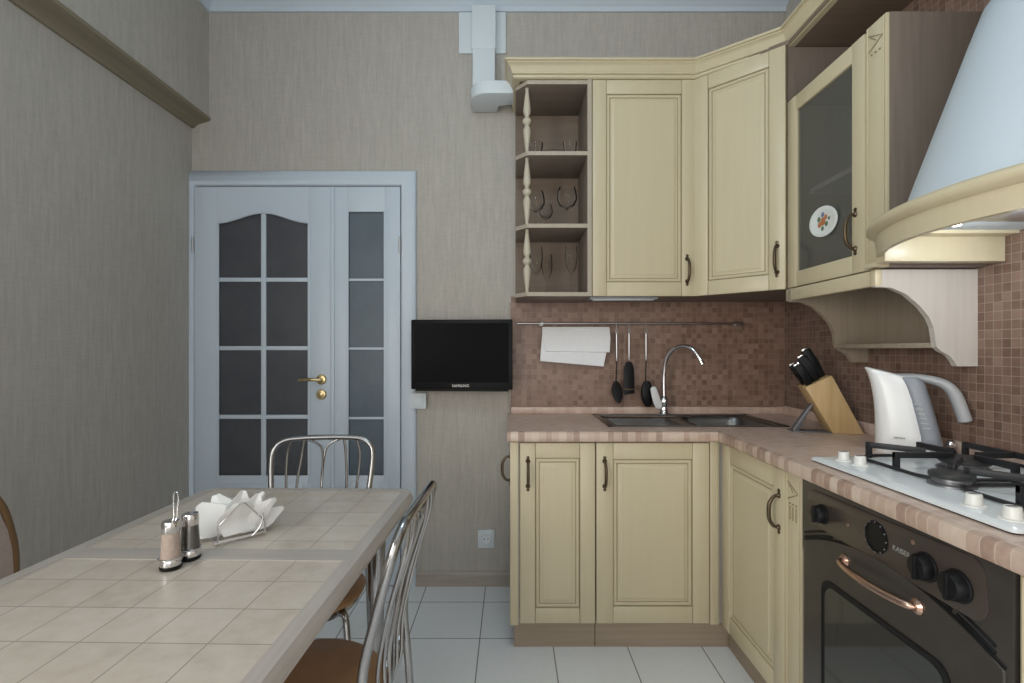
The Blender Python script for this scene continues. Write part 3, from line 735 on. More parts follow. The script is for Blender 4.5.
# bowed rim
ang = math.asin(.35 / .5704)
def bow(r_off, n=24): return [(1.4814 - (.5704 + r_off) * math.cos(-ang + 2 * ang * i / n), HYc + (.5704 + r_off) * math.sin(ang - 2 * ang * i / n)) for i in range(n + 1)]
pth = bow(0)
m = MB()
roll = [(-.03, 1.534), (-.004, 1.534), (.006, 1.530), (.011, 1.522), (.011, 1.515), (.006, 1.507), (-.002, 1.502), (-.006, 1.499), (-.03, 1.499)]
m.sweep(pth, roll, side=1); m.build('rim_rail', 'cream', hd)
m = MB(); m.sweep(pth, [(-.028, 1.500), (-.008, 1.500), (-.010, 1.482), (-.013, 1.453), (-.028, 1.453)], side=1); m.build('valance', 'cream', hd)
xe = pth[0][0] + .03
for s in (1, -1):
    m = MB(); ye = HYc + s * .345
    y0, y1 = sorted((ye, ye - s * .035)); m.box(xe - .02, XR - .008, y0, y1, 1.437, 1.512, .002)
    y0, y1 = sorted((ye, ye - s * .075)); m.box(xe - .01, XR - .008, y0, y1, 1.506, 1.524, .002)
    m.build('side_rail', 'cream', hd)
m = MB(); 
inn = [(x + .022 if False else x, y) for x, y in bow(-.03)]
m.prism([(x, y, 1.516) for x, y in inn] + [(XR - .009, inn[-1][1], 1.516), (XR - .009, inn[0][1], 1.516)], (0, 0, .006)); m.build('underside', 'steel', hd)
m = MB(); m.box(1.06, 1.33, .93, 1.25, 1.510, 1.517, .002); m.build('filter', 'steel', hd)
lamp_m, n_, l_, b_ = mat('lamp_glow'); b_.inputs['Emission Color'].default_value = (1, .93, .8, 1); b_.inputs['Emission Strength'].default_value = 6
for y in (1.285, .88):
    m = MB(); m.lathe([(.010, 0), (.010, .006)], (1.145, y, 1.509), 16); m.build('lamp', lamp_m, hd)
# carved foot of the pilaster under the rim end
m = MB(); m.box(1.058, 1.088, 1.449, 1.50, 1.432, 1.446, .003); m.build('ledge', 'cream', pl)

# ------------------------------------------------------------------ duct
du = thing('ventilation_duct', 'white flat air duct dropping from the wall plate to the cornice', 'duct', (-.1, 2.5, 2.4))
m = MB(); x0, _, z1 = P(459, 13, D); x1, _, z0 = P(506, 54.5, D); m.box(x0, x1, D - .012, D, z0, 2.893, .003); m.build('wall_plate', 'plastic', du)
m = MB(); xa_, xb_ = P(472.5, 0, 2.47)[0], P(495, 0, 2.47)[0]; m.box(xa_, xb_, D - .062, D - .004, 2.44, 2.80, .004); m.box(xa_ - .004, xb_ + .004, D - .066, D - .006, 2.675, 2.893, .004); m.build('duct', 'plastic', du)
m = MB(); x0_, x1_, yf, rr_, wd = xa_ - .004, .016, D - .20, .085, .118
plan = [(x0_ + wd + .01, D - .002), (x0_, D - .002), (x0_, yf + rr_)] + [(x0_ + rr_ * (1 - math.cos(PI / 2 * i / 8)), yf + rr_ * (1 - math.sin(PI / 2 * i / 8))) for i in range(1, 9)] + [(x1_, yf), (x1_, yf + wd), (x0_ + wd + .01, yf + wd)]
m.prism([(x, y, 2.388) for x, y in plan], (0, 0, .060), .006, 3); m.build('elbow', 'plastic', du)
# ------------------------------------------------------------------ television, switch, socket
Yt = 2.42
tv = thing('television', 'small black flat television on a wall bracket over the switch', 'television', (P(461, 354, Yt)[0], Yt, 1.17))
tx0, _, tz1 = P(410.5, 319.5, Yt); tx1, _, tz0 = P(512.5, 389.5, Yt)
tilt = .012
def tw(x, y, z):
    t = (x - tx0) / (tx1 - tx0); return (x, y - (t - .5) * .035, z)
m = MB(); m.box(tx0, tx1, Yt - .006, Yt + .03, tz0, tz1, .005, F=tw); m.build('casing', 'black', tv)
m = MB(); m.box(tx0 + .018, tx1 - .018, Yt - .0075, Yt - .004, tz0 + .035, tz1 - .018, F=tw); m.build('screen', 'screen', tv)
m = MB(); m.box(tx0 + .02, tx1 - .02, Yt, Yt + .022, tz0 - .009, tz0 + .004, .004, F=tw); m.build('speaker_bar', 'black', tv)
m = MB(); m.box(-.32, -.18, Yt + .025, Yt + .045, 1.10, 1.24, .003); m.box(-.27, -.23, Yt + .04, D - .01, 1.15, 1.19); m.box(-.30, -.20, D - .014, D, 1.10, 1.24, .002); m.build('bracket', 'black', tv)
mid = (tx0 + tx1) / 2; text('SAMSUNG', .018, tv, 'silver', (mid - .004, Yt - .0085, tz0 + .018), (1, 0, 0), (0, 0, 1))
m = MB(); x0, _, z1 = P(411, 392.5, D); x1, _, z0 = P(427, 408, D)
Dd = D; sw = thing('light_switch', 'pale square light switch below the television', 'switch', ((x0 + x1) / 2, D, z0))
m.box(x0, x1, D - .034, D, z0, z1, .003); m.build('plate', 'plastic', sw)
m = MB(); m.box(x0 + .014, x1 - .014, D - .038, D - .032, z0 + .014, z1 - .014, .003); m.build('rocker', 'plastic', sw)
x0, _, z1 = P(478, 529, D); x1, _, z0 = P(494.5, 547.5, D)
so = thing('power_socket', 'grey-white power socket low on the wall beside the base cabinets', 'socket', ((x0 + x1) / 2, D, z0))
m = MB(); m.box(x0, x1, D - .012, D, z0, z1, .003); m.build('plate', 'plastic', so)
m = MB(); xc_, zc_ = (x0 + x1) / 2, (z0 + z1) / 2
m.lathe([(.028, 0), (.026, .003), (.023, .004), (.021, .001), (.0005, .001)], (xc_, D - .0115, zc_), 28, axis=(0, -1, 0)); m.build('socket_well', 'plastic', so)
m = MB()
for s in (-1, 1): m.cyl((xc_ + s * .009, D - .0105, zc_), (xc_ + s * .009, D - .0135, zc_), .003, 10)
m.build('pin_hole', 'black', so)

# ------------------------------------------------------------------ rail, hooks, utensils, towel
Yrl, zr = 2.485, 1.322
ra = thing('utensil_rail', 'thin steel utensil rail across the tiled splashback', 'rail', (.6, Yrl, zr))
m = MB(); m.cyl((.03, Yrl, zr), (1.155, Yrl, zr), .005, 10); m.build('rod', 'steel', ra)
for x in (.155, 1.135):
    m = MB(); m.cyl((x, D - .008, zr), (x, Yrl - .004, zr), .006, 10); m.lathe([(.013, 0), (.012, .004), (.006, .006)], (x, D - .008, zr), 16, axis=(0, -1, 0)); m.build('bracket', 'steel', ra)
hx = [(617 - 511) * 2.46 / 500, (629.5 - 511) * 2.46 / 500, (646.5 - 511) * 2.46 / 500, (748 - 511) * 2.46 / 500]
hl = ['steel hook carrying the black spoon', 'steel hook carrying the black turner', 'steel hook carrying the black ladle', 'empty steel hook near the rail\'s corner end']
for x, lb in zip(hx, hl):
    m = MB(); x = min(x, 1.15)
    m.tube(spline([(x, Yrl + .004, zr - .002), (x, Yrl + .003, zr + .008), (x, Yrl - .006, zr + .008), (x, Yrl - .008, zr - .004), (x, Yrl - .009, zr - .026), (x, Yrl - .014, zr - .034), (x, Yrl - .022, zr - .030), (x, Yrl - .023, zr - .022)], 5), .0018, 6)
    h = m.build('hook', 'steel'); tag(h, lb, 'hook', None)
def utensil(name, label, x, ztop, zhand, zneck):
    t = thing(name, label, 'utensil', (x, Yrl - .017, ztop))
    y = Yrl - .017
    m = MB(); m.tube(spline([(x, y, ztop), (x, y, ztop - .02), (x, y - .001, (ztop + zhand) / 2), (x, y, zhand)], 5), [.0045] + [.0062] * 14 + [.0035], 10)
    ringp = [(x + .006 * math.cos(2 * PI * k / 14), y, ztop + .007 + .006 * math.sin(2 * PI * k / 14)) for k in range(14)]
    m.tube(ringp, .0016, 6, closed=True); m.build('handle', 'steel', t)
    m = MB(); m.cyl((x, y, zhand + .002), (x - .003, y, zneck), .0032, 8); m.build('neck', 'black', t)
    return t, x - .003, y
zT = zr - .045
def zy(y): return EYE - (y - 350) * 2.46 / 500
t, x, y = utensil('serving_spoon', 'black oval serving spoon hanging first from the towel', hx[0], zT, zy(361), zy(382))
m = MB(); rings = []
for i in range(13):
    s = i / 12; zz = zy(381) - (zy(381) - zy(403.5)) * s; w = .027 * math.sin(PI * (.06 + .90 * s)) ** .75; sag = .010 * math.sin(PI * s)
    cxx = x + .014 * s
    rings.append([(cxx + w * math.cos(a), y + sag * (1 if math.sin(a) > 0 else .5) + .003 * math.sin(a), zz) for a in [2 * PI * k / 16 for k in range(16)]])
m.loft(rings); m.build('bowl', 'black', t)
t, x, y = utensil('spatula', 'black slotted turner hanging between spoon and ladle', hx[1], zT, zy(360.5), zy(364))
m = MB(); za, zb = zy(362), zy(395)
m.prism([(x - .012, y - .002, za), (x + .016, y - .002, za), (x + .026, y - .002, za - .03), (x + .030, y - .004, zb + .03), (x + .028, y - .008, zb + .008), (x - .02, y - .008, zb), (x - .026, y - .006, zb + .01), (x - .024, y - .002, za - .03)], (0, .004, 0), .001); bl = m.build('blade', 'black', t)
m = MB(); m.box(x - .022, x + .028, y - .009, y - .005, zb + .026, zb + .030, .001); m.build('blade_ridge', 'chairwood', bl)
t, x, y = utensil('ladle', 'black deep ladle hanging nearest the tap', hx[2], zT, zy(360.5), zy(382))
m = MB(); rings = []
for i in range(13):
    s = i / 12; zz = zy(381) - (zy(381) - zy(407)) * s; w = .032 * math.sin(PI * (.07 + .88 * s)) ** .6; dp = .026 * math.sin(PI * (.05 + .9 * s))
    rings.append([(x + .004 + .006 * s + w * math.cos(a), y - .006 + dp * .5 * math.sin(a) , zz) for a in [2 * PI * k / 18 for k in range(18)]])
m.loft(rings); m.build('bowl', 'black', t)
# towel
tw_ = MB(); Yw = Yrl
cols = 26
def towel_sheet(mb, pL, pR, y_off, thick=.003):
    n = len(pL); rings = []
    for j in range(cols + 1):
        s = j / cols; ring = []
        for i in range(n):
            a = Vector(pL[i]).lerp(Vector(pR[i]), s)
            a.y += .002 * math.sin(s * 9 + i * .7) * (i / n)
            ring.append(a)
        rings.append(ring)
    return rings
def zt_(y): return EYE - (y - 350) * 2.47 / 500
def xt_(x): return (x - 511) * 2.47 / 500
front_l = [(xt_(542.5), Yw - .009, zt_(329)), (xt_(542), Yw - .013, zt_(338)), (xt_(541), Yw - .013, zt_(349)), (xt_(540.2), Yw - .013, zt_(361))]
front_r = [(xt_(610), Yw - .009, zt_(328.5)), (xt_(610), Yw - .016, zt_(337)), (xt_(606), Yw - .016, zt_(353)), (xt_(603.5), Yw - .016, zt_(366.5))]
def slab(mb, L, R, th):
    rg = towel_sheet(mb, L, R, 0)
    mb.loft([[v for v in r] + [v + Vector((0, th, 0)) for v in reversed(r)] for r in rg])
# back layer (longer) folded over the rail, front flap (shorter)
tl = thing('kitchen_towel', 'white folded towel draped over the utensil rail', 'towel', (xt_(575), Yw, zt_(366)))
m = MB()
top_l = [(xt_(542.5), Yw + .006, zt_(340)), (xt_(542.5), Yw + .008, zt_(330)), (xt_(542.5), Yw, zt_(326.8)), (xt_(542.5), Yw - .009, zt_(329))]
top_r = [(xt_(609), Yw + .006, zt_(340)), (xt_(609.5), Yw + .008, zt_(330)), (xt_(609.5), Yw, zt_(326.8)), (xt_(609.8), Yw - .009, zt_(329))]
rg = towel_sheet(m, front_l, front_r, 0); m.loft([[v for v in r] + [v + Vector((0, .003, 0)) for v in reversed(r)] for r in rg]); m.build('under_layer', 'cloth', tl)
m = MB()
fl = top_l + [(xt_(543), Yw - .018, zt_(338)), (xt_(546), Yw - .020, zt_(351))]
fr = top_r + [(xt_(610.2), Yw - .020, zt_(338)), (xt_(609.3), Yw - .022, zt_(352))]
rg = towel_sheet(m, fl, fr, 0); m.loft([[v for v in r] + [v + Vector((0, .0028, -.0022)) for v in reversed(r)] for r in rg]); m.build('front_flap', 'cloth', tl)
# under-cabinet light
ul = thing('under_cabinet_light', 'slim grey lamp fixed under the tall-door wall cabinet', 'lamp', (.52, 2.3, 1.40))
m = MB(); m.box(.355, .66, 2.24, 2.30, 1.418, 1.4318, .004); m.build('housing', 'grey', ul)
m = MB(); m.box(.37, .645, 2.245, 2.295, 1.4145, 1.420, .002); m.build('diffuser', 'plastic', ul)

# ------------------------------------------------------------------ glassware
def glassware(name, label, prof, loc, cat='glass', group=None):
    t = MB(); t.lathe(prof, loc, 24); o = t.build(name, 'clear', None)
    return tag(o, label, cat, group)
def wine(R, stem, bowl):
    return [(.032, 0), (.031, .002), (.006, .006), (.0038, .015), (.0038, stem), (.010, stem + .006), (R * .72, stem + bowl * .2), (R * .97, stem + bowl * .42), (R, stem + bowl * .55), (R * .93, stem + bowl * .78), (R * .78, stem + bowl), (R * .76, stem + bowl), (R * .9, stem + bowl * .78), (R * .96, stem + bowl * .55), (R * .93, stem + bowl * .42), (R * .66, stem + bowl * .23), (.004, stem + .011)]
def flute(R, stem, bowl):
    return [(.030, 0), (.029, .002), (.005, .006), (.0038, .012), (.0038, stem), (.008, stem + .005), (R * .8, stem + bowl * .25), (R, stem + bowl * .6), (R * .9, stem + bowl), (R * .87, stem + bowl), (R * .96, stem + bowl * .6), (R * .75, stem + bowl * .27), (.003, stem + .01)]
s1, s2, s3 = zs[0] + .018, zs[1] + .018, zs[2] + .018
glassware('wine_glass', 'round balloon wine glass on the middle shelf, side panel end', wine(.046, .085, .105), (.258, 2.30, s2))
glassware('wine_glass', 'wine glass on the middle shelf behind the spindle', wine(.042, .080, .10), (.116, 2.33, s2))
glassware('wine_glass', 'small wine glass at the back of the middle shelf', wine(.032, .07, .075), (.17, 2.42, s2))
glassware('champagne_flute', 'slim champagne flute on the bottom shelf, side panel end', flute(.028, .095, .125), (.278, 2.30, s1))
glassware('champagne_flute', 'slim champagne flute on the bottom shelf behind the spindle', flute(.030, .095, .125), (.118, 2.32, s1))
glassware('champagne_flute', 'slim champagne flute at the back of the bottom shelf', flute(.026, .085, .12), (.175, 2.43, s1))
def tumbler(R, H): return [(R * .75, 0), (R * .8, .004), (R, H), (R * .95, H), (R * .74, .008), (.002, .008)]
glassware('tumbler', 'low clear tumbler on the top shelf, side panel end', tumbler(.032, .075), (.272, 2.30, s3))
glassware('tumbler', 'low clear tumbler on the top shelf behind the spindle', tumbler(.032, .075), (.116, 2.31, s3))
glassware('glass_dish', 'shallow clear glass dish in the middle of the top shelf', [(.04, 0), (.045, .003), (.065, .03), (.062, .03), (.04, .006), (.002, .006)], (.195, 2.33, s3), 'dish')

# ------------------------------------------------------------------ plaque on the glass door
pq = thing('decorative_plaque', 'oval white ceramic plaque with painted flowers on the glass door', 'plaque', (Xu - .012, 1.745, 1.585))
pc = (Xu - .0105, 1.747, 1.639)
def oval(k, c, a=.078, b=.053, rot=-.12):
    out = []
    for i in range(32):
        t = 2 * PI * i / 32; u, v = a * k * math.cos(t), b * k * math.sin(t)
        out.append((pc[0] - c, pc[1] - (u * math.cos(rot) - v * math.sin(rot)), pc[2] + u * math.sin(rot) + v * math.cos(rot)))
    return out
m = MB(); m.loft([oval(.9, 0), oval(1, .003), oval(1, .006), oval(.82, .007), oval(.78, .0055), oval(.3, .0055)]); m.build('dish', 'ceramic', pq)
def blob(du, dv, r, mm, nm):
    m = MB(); m.lathe([(r, 0), (r * .8, .0012), (r * .2, .002)], (pc[0] - .0052, pc[1] - du, pc[2] + dv), 10, axis=(-1, 0, 0)); m.build(nm, mm, pq)
for du, dv, r, mm in ((0, 0, .016, 'orange'), (.016, .012, .010, 'orange'), (-.018, -.008, .011, 'orange'), (.02, -.012, .010, 'greenp'), (-.022, .012, .010, 'greenp'), (0, .024, .010, 'bluep'), (-.002, -.024, .009, 'greenp'), (.034, .004, .007, 'greenp')):
    blob(du, dv, r, mm, 'painted_flower')

# ------------------------------------------------------------------ kettle
kz = .8705
kt = thing('electric_kettle', 'white and grey cordless electric kettle beside the hob', 'kettle', (1.242, 1.562, kz), math.radians(-38))
# local axes: +x = towards the handle, kettle rotated so the handle points to wall and viewer
def kring(z, x0, x1, w, slope=0, n=28):
    out = []; cx_ = (x0 + x1) / 2; rx = (x1 - x0) / 2
    for i in range(n):
        t = 2 * PI * i / n; c, s = math.cos(t), math.sin(t)
        k = 2 / 3.0
        out.append((cx_ + rx * math.copysign(abs(c) ** k, c), w * math.copysign(abs(s) ** k, s), z - slope * (rx + rx * math.copysign(abs(c) ** k, c))))
    return out
m = LMB(); m.loft([kring(.0, -.084, .080, .070), kring(.02, -.087, .083, .072), kring(.022, -.085, .081, .070)]); m.build('power_base', 'kettle', kt)
m = LMB(); m.loft([kring(.022, -.085, .050, .069), kring(.06, -.085, .046, .069), kring(.12, -.086, .034, .066), kring(.17, -.090, .024, .062, .05), kring(.215, -.097, .014, .057, .12), kring(.245, -.105, .007, .052, .2), kring(.262, -.113, .002, .047, .26), kring(.265, -.109, -.001, .044, .28)]); m.build('body', 'kettle', kt)
m = LMB(); m.loft([kring(.022, .02, .083, .066), kring(.06, .018, .077, .066), kring(.12, .006, .064, .063), kring(.17, -.004, .052, .059), kring(.21, -.016, .042, .054), kring(.228, -.026, .034, .050), kring(.236, -.03, .026, .044)]); m.build('grey_back', 'kgrey', kt)
m = LMB()
hp = spline([(-.03, 0, .236), (.02, 0, .234), (.06, 0, .226), (.088, 0, .213), (.106, 0, .190), (.117, 0, .16), (.127, 0, .125), (.132, 0, .105)], 5)
rings = []
for i, p in enumerate(hp):
    a = hp[max(i - 1, 0)]; b = hp[min(i + 1, len(hp) - 1)]; T = (b - a).normalized(); N = Vector((0, 1, 0)); B = T.cross(N)
    t = i / (len(hp) - 1); w = .030 - .010 * t; h = .010 + .0075 * min(1, t * 1.6)
    if i == len(hp) - 1: w *= .7; h *= .6
    rings.append([p + N * w * math.cos(q) + B * h * math.sin(q) for q in [2 * PI * k / 16 for k in range(16)]])
m.loft(rings); m.build('handle', 'kgrey2', kt)
m = LMB(); m.box(-.03, -.008, -.0695, -.0660, .045, .047); 
for k in range(5): pass
m.bm.free()
cu = text('SIEMENS', .0075, kt, 'darkprint', (0, 0, 0), (1, 0, 0), (0, 0, 1))
cu.parent = kt; cu.matrix_world = Matrix.Identity(4)
cu.matrix_basis = Matrix.Translation((-.022, -.0712, .052)) @ Matrix.Rotation(PI / 2, 4, 'X')
m = LMB()
for k in range(6): m.box(.032 - k * .004, .05 - k * .004, -.0675 + k * .0008, -.064 + k * .0008, .085 + k * .014, .087 + k * .014)
m.build('gauge_mark', 'kgrey2', kt)
cb = thing('chrome_ball', 'small chrome ball on a black foot behind the kettle', 'ornament', (1.341, 1.525, .8705))
bx = (1.341, 1.525, .8705)
m = MB(); m.lathe([(.013, 0), (.013, .012), (.008, .022)], bx, 16); m.build('foot', 'black', cb)
m = MB(); m.lathe([(.014 * math.sin(PI * i / 14), .032 - .014 * math.cos(PI * i / 14)) for i in range(15)], bx, 20); m.build('ball', 'chrome', cb)

# ------------------------------------------------------------------ knife block
kb = thing('knife_block', 'leaning beech knife block on a grey prop in the worktop corner', 'knife block', (1.247, 1.95, .8705), math.radians(-12))
m = LMB()
m.prism([(.098, -.045, 0), (-.008, -.045, 0), (-.105, -.045, .175), (-.012, -.045, .222)], (0, .09, 0), .003); m.build('block', 'beech', kb)
m = LMB(); m.prism([(-.075, -.012, .105), (-.062, -.012, .115), (-.115, -.012, .004), (-.14, -.012, .0), (-.135, -.012, .012)], (0, .03, 0), .001)
m.box(-.145, .09, -.035, .035, .0002, .004, .001); m.build('prop', 'greyprop', kb)
axd = Vector((-.115, 0, .20)).normalized()     # knives slide in along the slope
top0, top1 = Vector((-.105, 0, .175)), Vector((-.012, 0, .222))
def knife(f, v, L, label, big=True):
    base = top0.lerp(top1, f) + Vector((0, v, 0))
    Rz = Matrix.Rotation(math.radians(-12), 4, 'Z'); wb = Vector((1.247, 1.95, .8705)) + (Rz @ base)
    t = thing('kitchen_knife', label, 'knife', wb, math.radians(-12))
    u = axd; s = Vector((u.z, 0, -u.x)); n = Vector((0, 1, 0))
    def slab_(mb, l0, l1, w0, w1, th, bend=0):
        q = [u * l0 - s * w0, u * l0 + s * w0, u * (l0 + l1) / 2 + s * (w1 + bend), u * l1 + s * w1, u * (l1 + .004), u * l1 - s * w1, u * (l0 + l1) / 2 - s * (w0 * .8)]
        mb.prism([Vector(p) - n * th for p in q], n * 2 * th, min(.003, th * .5), 2)
    m = LMB(); slab_(m, .0, L, .012, .0175, .010, .001); m.build('handle', 'black', t)
    m = LMB(); m.prism([p - n * .004 for p in (-s * .011 - u * .012, s * .011 - u * .012, s * .011 + u * .006, -s * .011 + u * .006)], n * .008, .001); m.build('bolster', 'chrome', t)
    m = LMB(); m.prism([p - n * .005 for p in (u * (L + .001) - s * .014, u * (L + .001) + s * .014, u * (L + .009) + s * .008, u * (L + .009) - s * .011)], n * .010, .001); m.build('end_cap', 'chrome', t)
knife(.84, .012, .120, 'black-handled kitchen knife topmost in the block, with the biggest handle')
knife(.53, -.010, .105, 'black-handled kitchen knife in the middle row of the block')
knife(.22, -.024, .085, 'black-handled kitchen knife low in the block, near side')
knife(.22, .022, .085, 'black-handled kitchen knife low in the block, wall side')

# ------------------------------------------------------------------ table
TX0, TX1, TY0, TY1, TZ = -.988, -.314, .40, 1.603, .75
tb = thing('dining_table', 'tile-topped dining table with washed wood frame', 'table', ((TX0 + TX1) / 2, 1.0, 0), math.radians(-1.2))
ft = .036; e = .038
m = MB()
# rounded frame outline as two long rails
def outline(i, z, r): return rr(TX0 + i, TX1 - i, TY0 + i, TY1 - i, r, z, 6)
R = []
prf = [(.010, TZ - ft), (.003, TZ - ft + .004), (0, TZ - .020), (.003, TZ - .014), (.004, TZ - .008), (.010, TZ), (e, TZ), (e, TZ - .006)]
rings = [outline(i, z, .05 if i < .03 else .022) for i, z in prf]
m.loft(rings, cap=False)
m.bm.faces.new([m.bm.verts.new(p) for p in outline(.010, TZ - ft, .05)][::-1])
m.build('frame', 'tframe', tb)
m = MB(); m.box(TX0 + e - .004, TX1 - e + .004, 1.050, 1.107, TZ - .02, TZ + .0002); m.build('cross_rail', 'tframe_x', tb)
m = MB(); m.box(TX0 + e - .002, TX1 - e + .002, TY0 + e - .002, 1.051, TZ - .02, TZ - .0012); m.build('tile_panel', 'ttile', tb)
m = MB(); m.box(TX0 + e - .002, TX1 - e + .002, 1.106, TY1 - e + .002, TZ - .02, TZ - .0012); m.build('tile_panel', 'ttile', tb)
m = MB(); m.box(TX0 + .07, TX1 - .07, TY0 + .07, TY1 - .07, TZ - .085, TZ - ft + .001, .003); m.build('apron', 'tframe', tb)
for x in (TX0 + .10, TX1 - .10):
    for y in (TY0 + .10, TY1 - .10):
        m = MB(); m.lathe([(.022, 0), (.024, .01), (.02, .02), (.021, .3), (.025, .55), (.03, TZ - .085)], (x, y, 0), 18); m.build('leg', 'ctube', tb)

# ------------------------------------------------------------------ chrome chairs
def chrome_chair(label, loc, rotz):
    # local: seat centre at origin, sitter faces -x, backrest at +x
    t = thing('cafe_chair', label, 'chair', loc, rotz, None)
    sr_, sz = .190, .452
    m = LMB(); m.lathe([(sr_ - .02, sz - .030), (sr_ - .004, sz - .022), (sr_, sz - .010), (sr_ - .006, sz), (sr_ - .03, sz + .008), (sr_ * .5, sz + .011), (.001, sz + .011)], (0, 0, 0), 40); m.build('seat', 'brown', t)
    m = LMB(); m.tube([(.165 * math.cos(2 * PI * k / 32), .165 * math.sin(2 * PI * k / 32), sz - .040) for k in range(32)], .010, 8, closed=True); m.build('seat_ring', 'ctube', t)
    r = .0098
    # back arch that runs down into the rear legs
    ub = .190
    pts = [(.222, .175, .0), (.212, .172, .20), (.200, .166, .42), (.192, .162, .52), (.196, .160, .60), (.219, .168, .69), (.244, .176, .78), (.258, .172, .830), (.267, .142, .860), (.271, .09, .868), (.273, .0, .870)]
    full = pts + [(x, -y, z) for x, y, z in reversed(pts[:-1])]
    m = LMB(); m.tube(spline(full, 7), r, 12); m.build('back_arch', 'ctube', t)
    rods = [
        [(.268, .115, .862), (.262, .128, .80), (.228, .12, .68), (.203, .105, .56), (.200, .092, .47), (.182, .088, .43), (.155, .085, .412)],
        [(.270, .070, .864), (.262, .078, .80), (.225, .085, .68), (.203, .060, .56), (.200, .052, .47), (.180, .05, .43), (.155, .05, .412)],
        [(.271, .060, .864), (.270, .020, .845), (.262, .003, .81), (.225, .000, .69), (.203, .018, .56), (.200, .020, .47), (.180, .02, .43), (.155, .02, .412)],
    ]
    for q in rods:
        for s in (1, -1):
            m = LMB(); m.tube(spline([(x + (.003 if s < 0 else 0), y * s, z) for x, y, z in q], 6), .0045, 8); m.build('back_rod', 'ctube', t)
    for s in (1, -1):
        m = LMB(); m.tube(spline([(-.10, .135 * s, sz - .04), (-.118, .155 * s, sz - .06), (-.145, .170 * s, .2), (-.16, .180 * s, .0)], 6), r, 10); m.build('leg', 'ctube', t)
        m = LMB(); m.tube([(.150, .06 * s, sz - .04), (.180, .160 * s, sz + .02)], .008, 8); m.build('seat_strut', 'ctube', t)
    return t
chrome_chair('chrome cafe chair with tan seat, back towards the kitchen units', (-.464, 1.095, 0), math.radians(-2))
chrome_chair('chrome cafe chair at the table end in front of the white door', (-.652, 1.565, 0), math.radians(97))

# ------------------------------------------------------------------ upholstered chair on the wall side
uc = thing('upholstered_chair', 'wooden chair with beige padded back by the patterned wallpaper', 'chair', (-1.27, .95, 0))
Xc = -1.192
def bk(y, z): return (Xc - (z - .45) * .10, y, z)
prof_b = [(1.180, .47), (1.200, .56), (1.212, .62), (1.218, .66), (1.220, .71), (1.214, .76), (1.202, .81), (1.172, .855), (1.10, .885), (1.02, .905), (.95, .91)]
ymid = .95
full = prof_b + [(2 * ymid - y, z) for y, z in reversed(prof_b[:-1])]
m = MB(); m.tube(spline([bk(y, z) for y, z in full], 4), .0125, 10); m.tube([bk(1.18, .49), bk(.72, .49)], .012, 8); m.build('back_frame', 'chairwood', uc)
m = MB(); inn = [(ymid + (y - ymid) * .965, .47 + (z - .47) * .975) for y, z in full]
m.prism([Vector(bk(y, z)) - Vector((.006, 0, 0)) for y, z in inn], (.016, 0, .003), .004); m.build('back_pad', 'pad', uc)
m = MB(); m.prism([(Xc + .42, .76, .42), (Xc + .42, 1.14, .42), (Xc + .0, 1.16, .42), (Xc + .0, .74, .42)], (0, 0, .05), .015, 3); m.build('seat', 'pad', uc)
for (x, y, b) in ((Xc + .39, 1.11, 0), (Xc + .39, .79, 0), (Xc, 1.17, -.05), (Xc, .73, -.05)):
    m = MB(); m.tube([(x + b, y, 0), (x, y, .47)], [.012, .017], 10); m.build('leg', 'chairwood', uc)

# ------------------------------------------------------------------ cruet and napkins
zT_ = TZ + .0003
def shaker(label, x, y, fill, cap_hole):
    t = thing('shaker', label, 'shaker', (x, y, zT_))
    m = MB(); m.lathe([(.0190, 0), (.0200, .002), (.0200, .006), (.0190, .008)], (x, y, zT_), 24); m.build('foot', 'black', t)
    m = MB(); m.lathe([(.0185, .007), (.0190, .009), (.0180, .020), (.0160, .060), (.0152, .072), (.0150, .073)], (x, y, zT_), 24); m.build('body', fill, t)
    m = MB(); m.lathe([(.0192, .007), (.0196, .010), (.0188, .019), (.0184, .020)], (x, y, zT_), 24); m.build('band', 'chrome', t)
    m = MB(); m.lathe([(.0155, .072), (.0163, .074), (.0163, .090), (.0150, .095), (.0100, .0965), (.001, .097)], (x, y, zT_), 24); m.build('cap', 'chrome', t)
    return t
sx, sy, _ = P(170.5, 566, 0); 
ysh1 = .44 * 500 / (568 - 350); xs1 = (170.8 - 511) * ysh1 / 500
ysh2 = .44 * 500 / (558.5 - 350); xs2 = (190.3 - 511) * ysh2 / 500
shaker('glass and chrome shaker with pinkish filling, nearer the table front', xs1, ysh1, 'cork', False)
shaker('glass and chrome shaker with dark filling, nearer the napkins', xs2, ysh2, 'sinksteel', True)
cs = thing('cruet_stand', 'chrome wire cruet stand with tall loop handle', 'cruet stand', ((xs1 + xs2) / 2, (ysh1 + ysh2) / 2, zT_))
m = MB()
cx0 = Vector((xs1, ysh1, 0)); cx1 = Vector((xs2, ysh2, 0)); dirv = (cx1 - cx0).normalized(); ptn = Vector((dirv.y, -dirv.x, 0))
mid = (cx0 + cx1) / 2 + Vector((0, 0, zT_))
for c in (cx0, cx1):
    m.tube([c + Vector((math.cos(2 * PI * k / 24) * .0215, math.sin(2 * PI * k / 24) * .0215, zT_ + .022)) for k in range(24)], .0016, 6, closed=True)
m.build('ring', 'chrome', cs)
m = MB()
hb_ = mid + Vector((-.0118, .0025, 0))
m.tube(spline([hb_ + Vector((-.003, 0, .002)), hb_ + Vector((-.003, 0, .06)), hb_ + Vector((-.004, 0, .10)), hb_ + Vector((-.005, 0, .125)), hb_ + Vector((-.004, 0, .142)), hb_ + Vector((0, 0, .146)), hb_ + Vector((.004, 0, .142)), hb_ + Vector((.005, 0, .125)), hb_ + Vector((.003, 0, .10)), hb_ + Vector((.002, 0, .06)), hb_ + Vector((.002, 0, .002))], 5), .0011, 6)
m.build('loop_handle', 'chrome', cs)
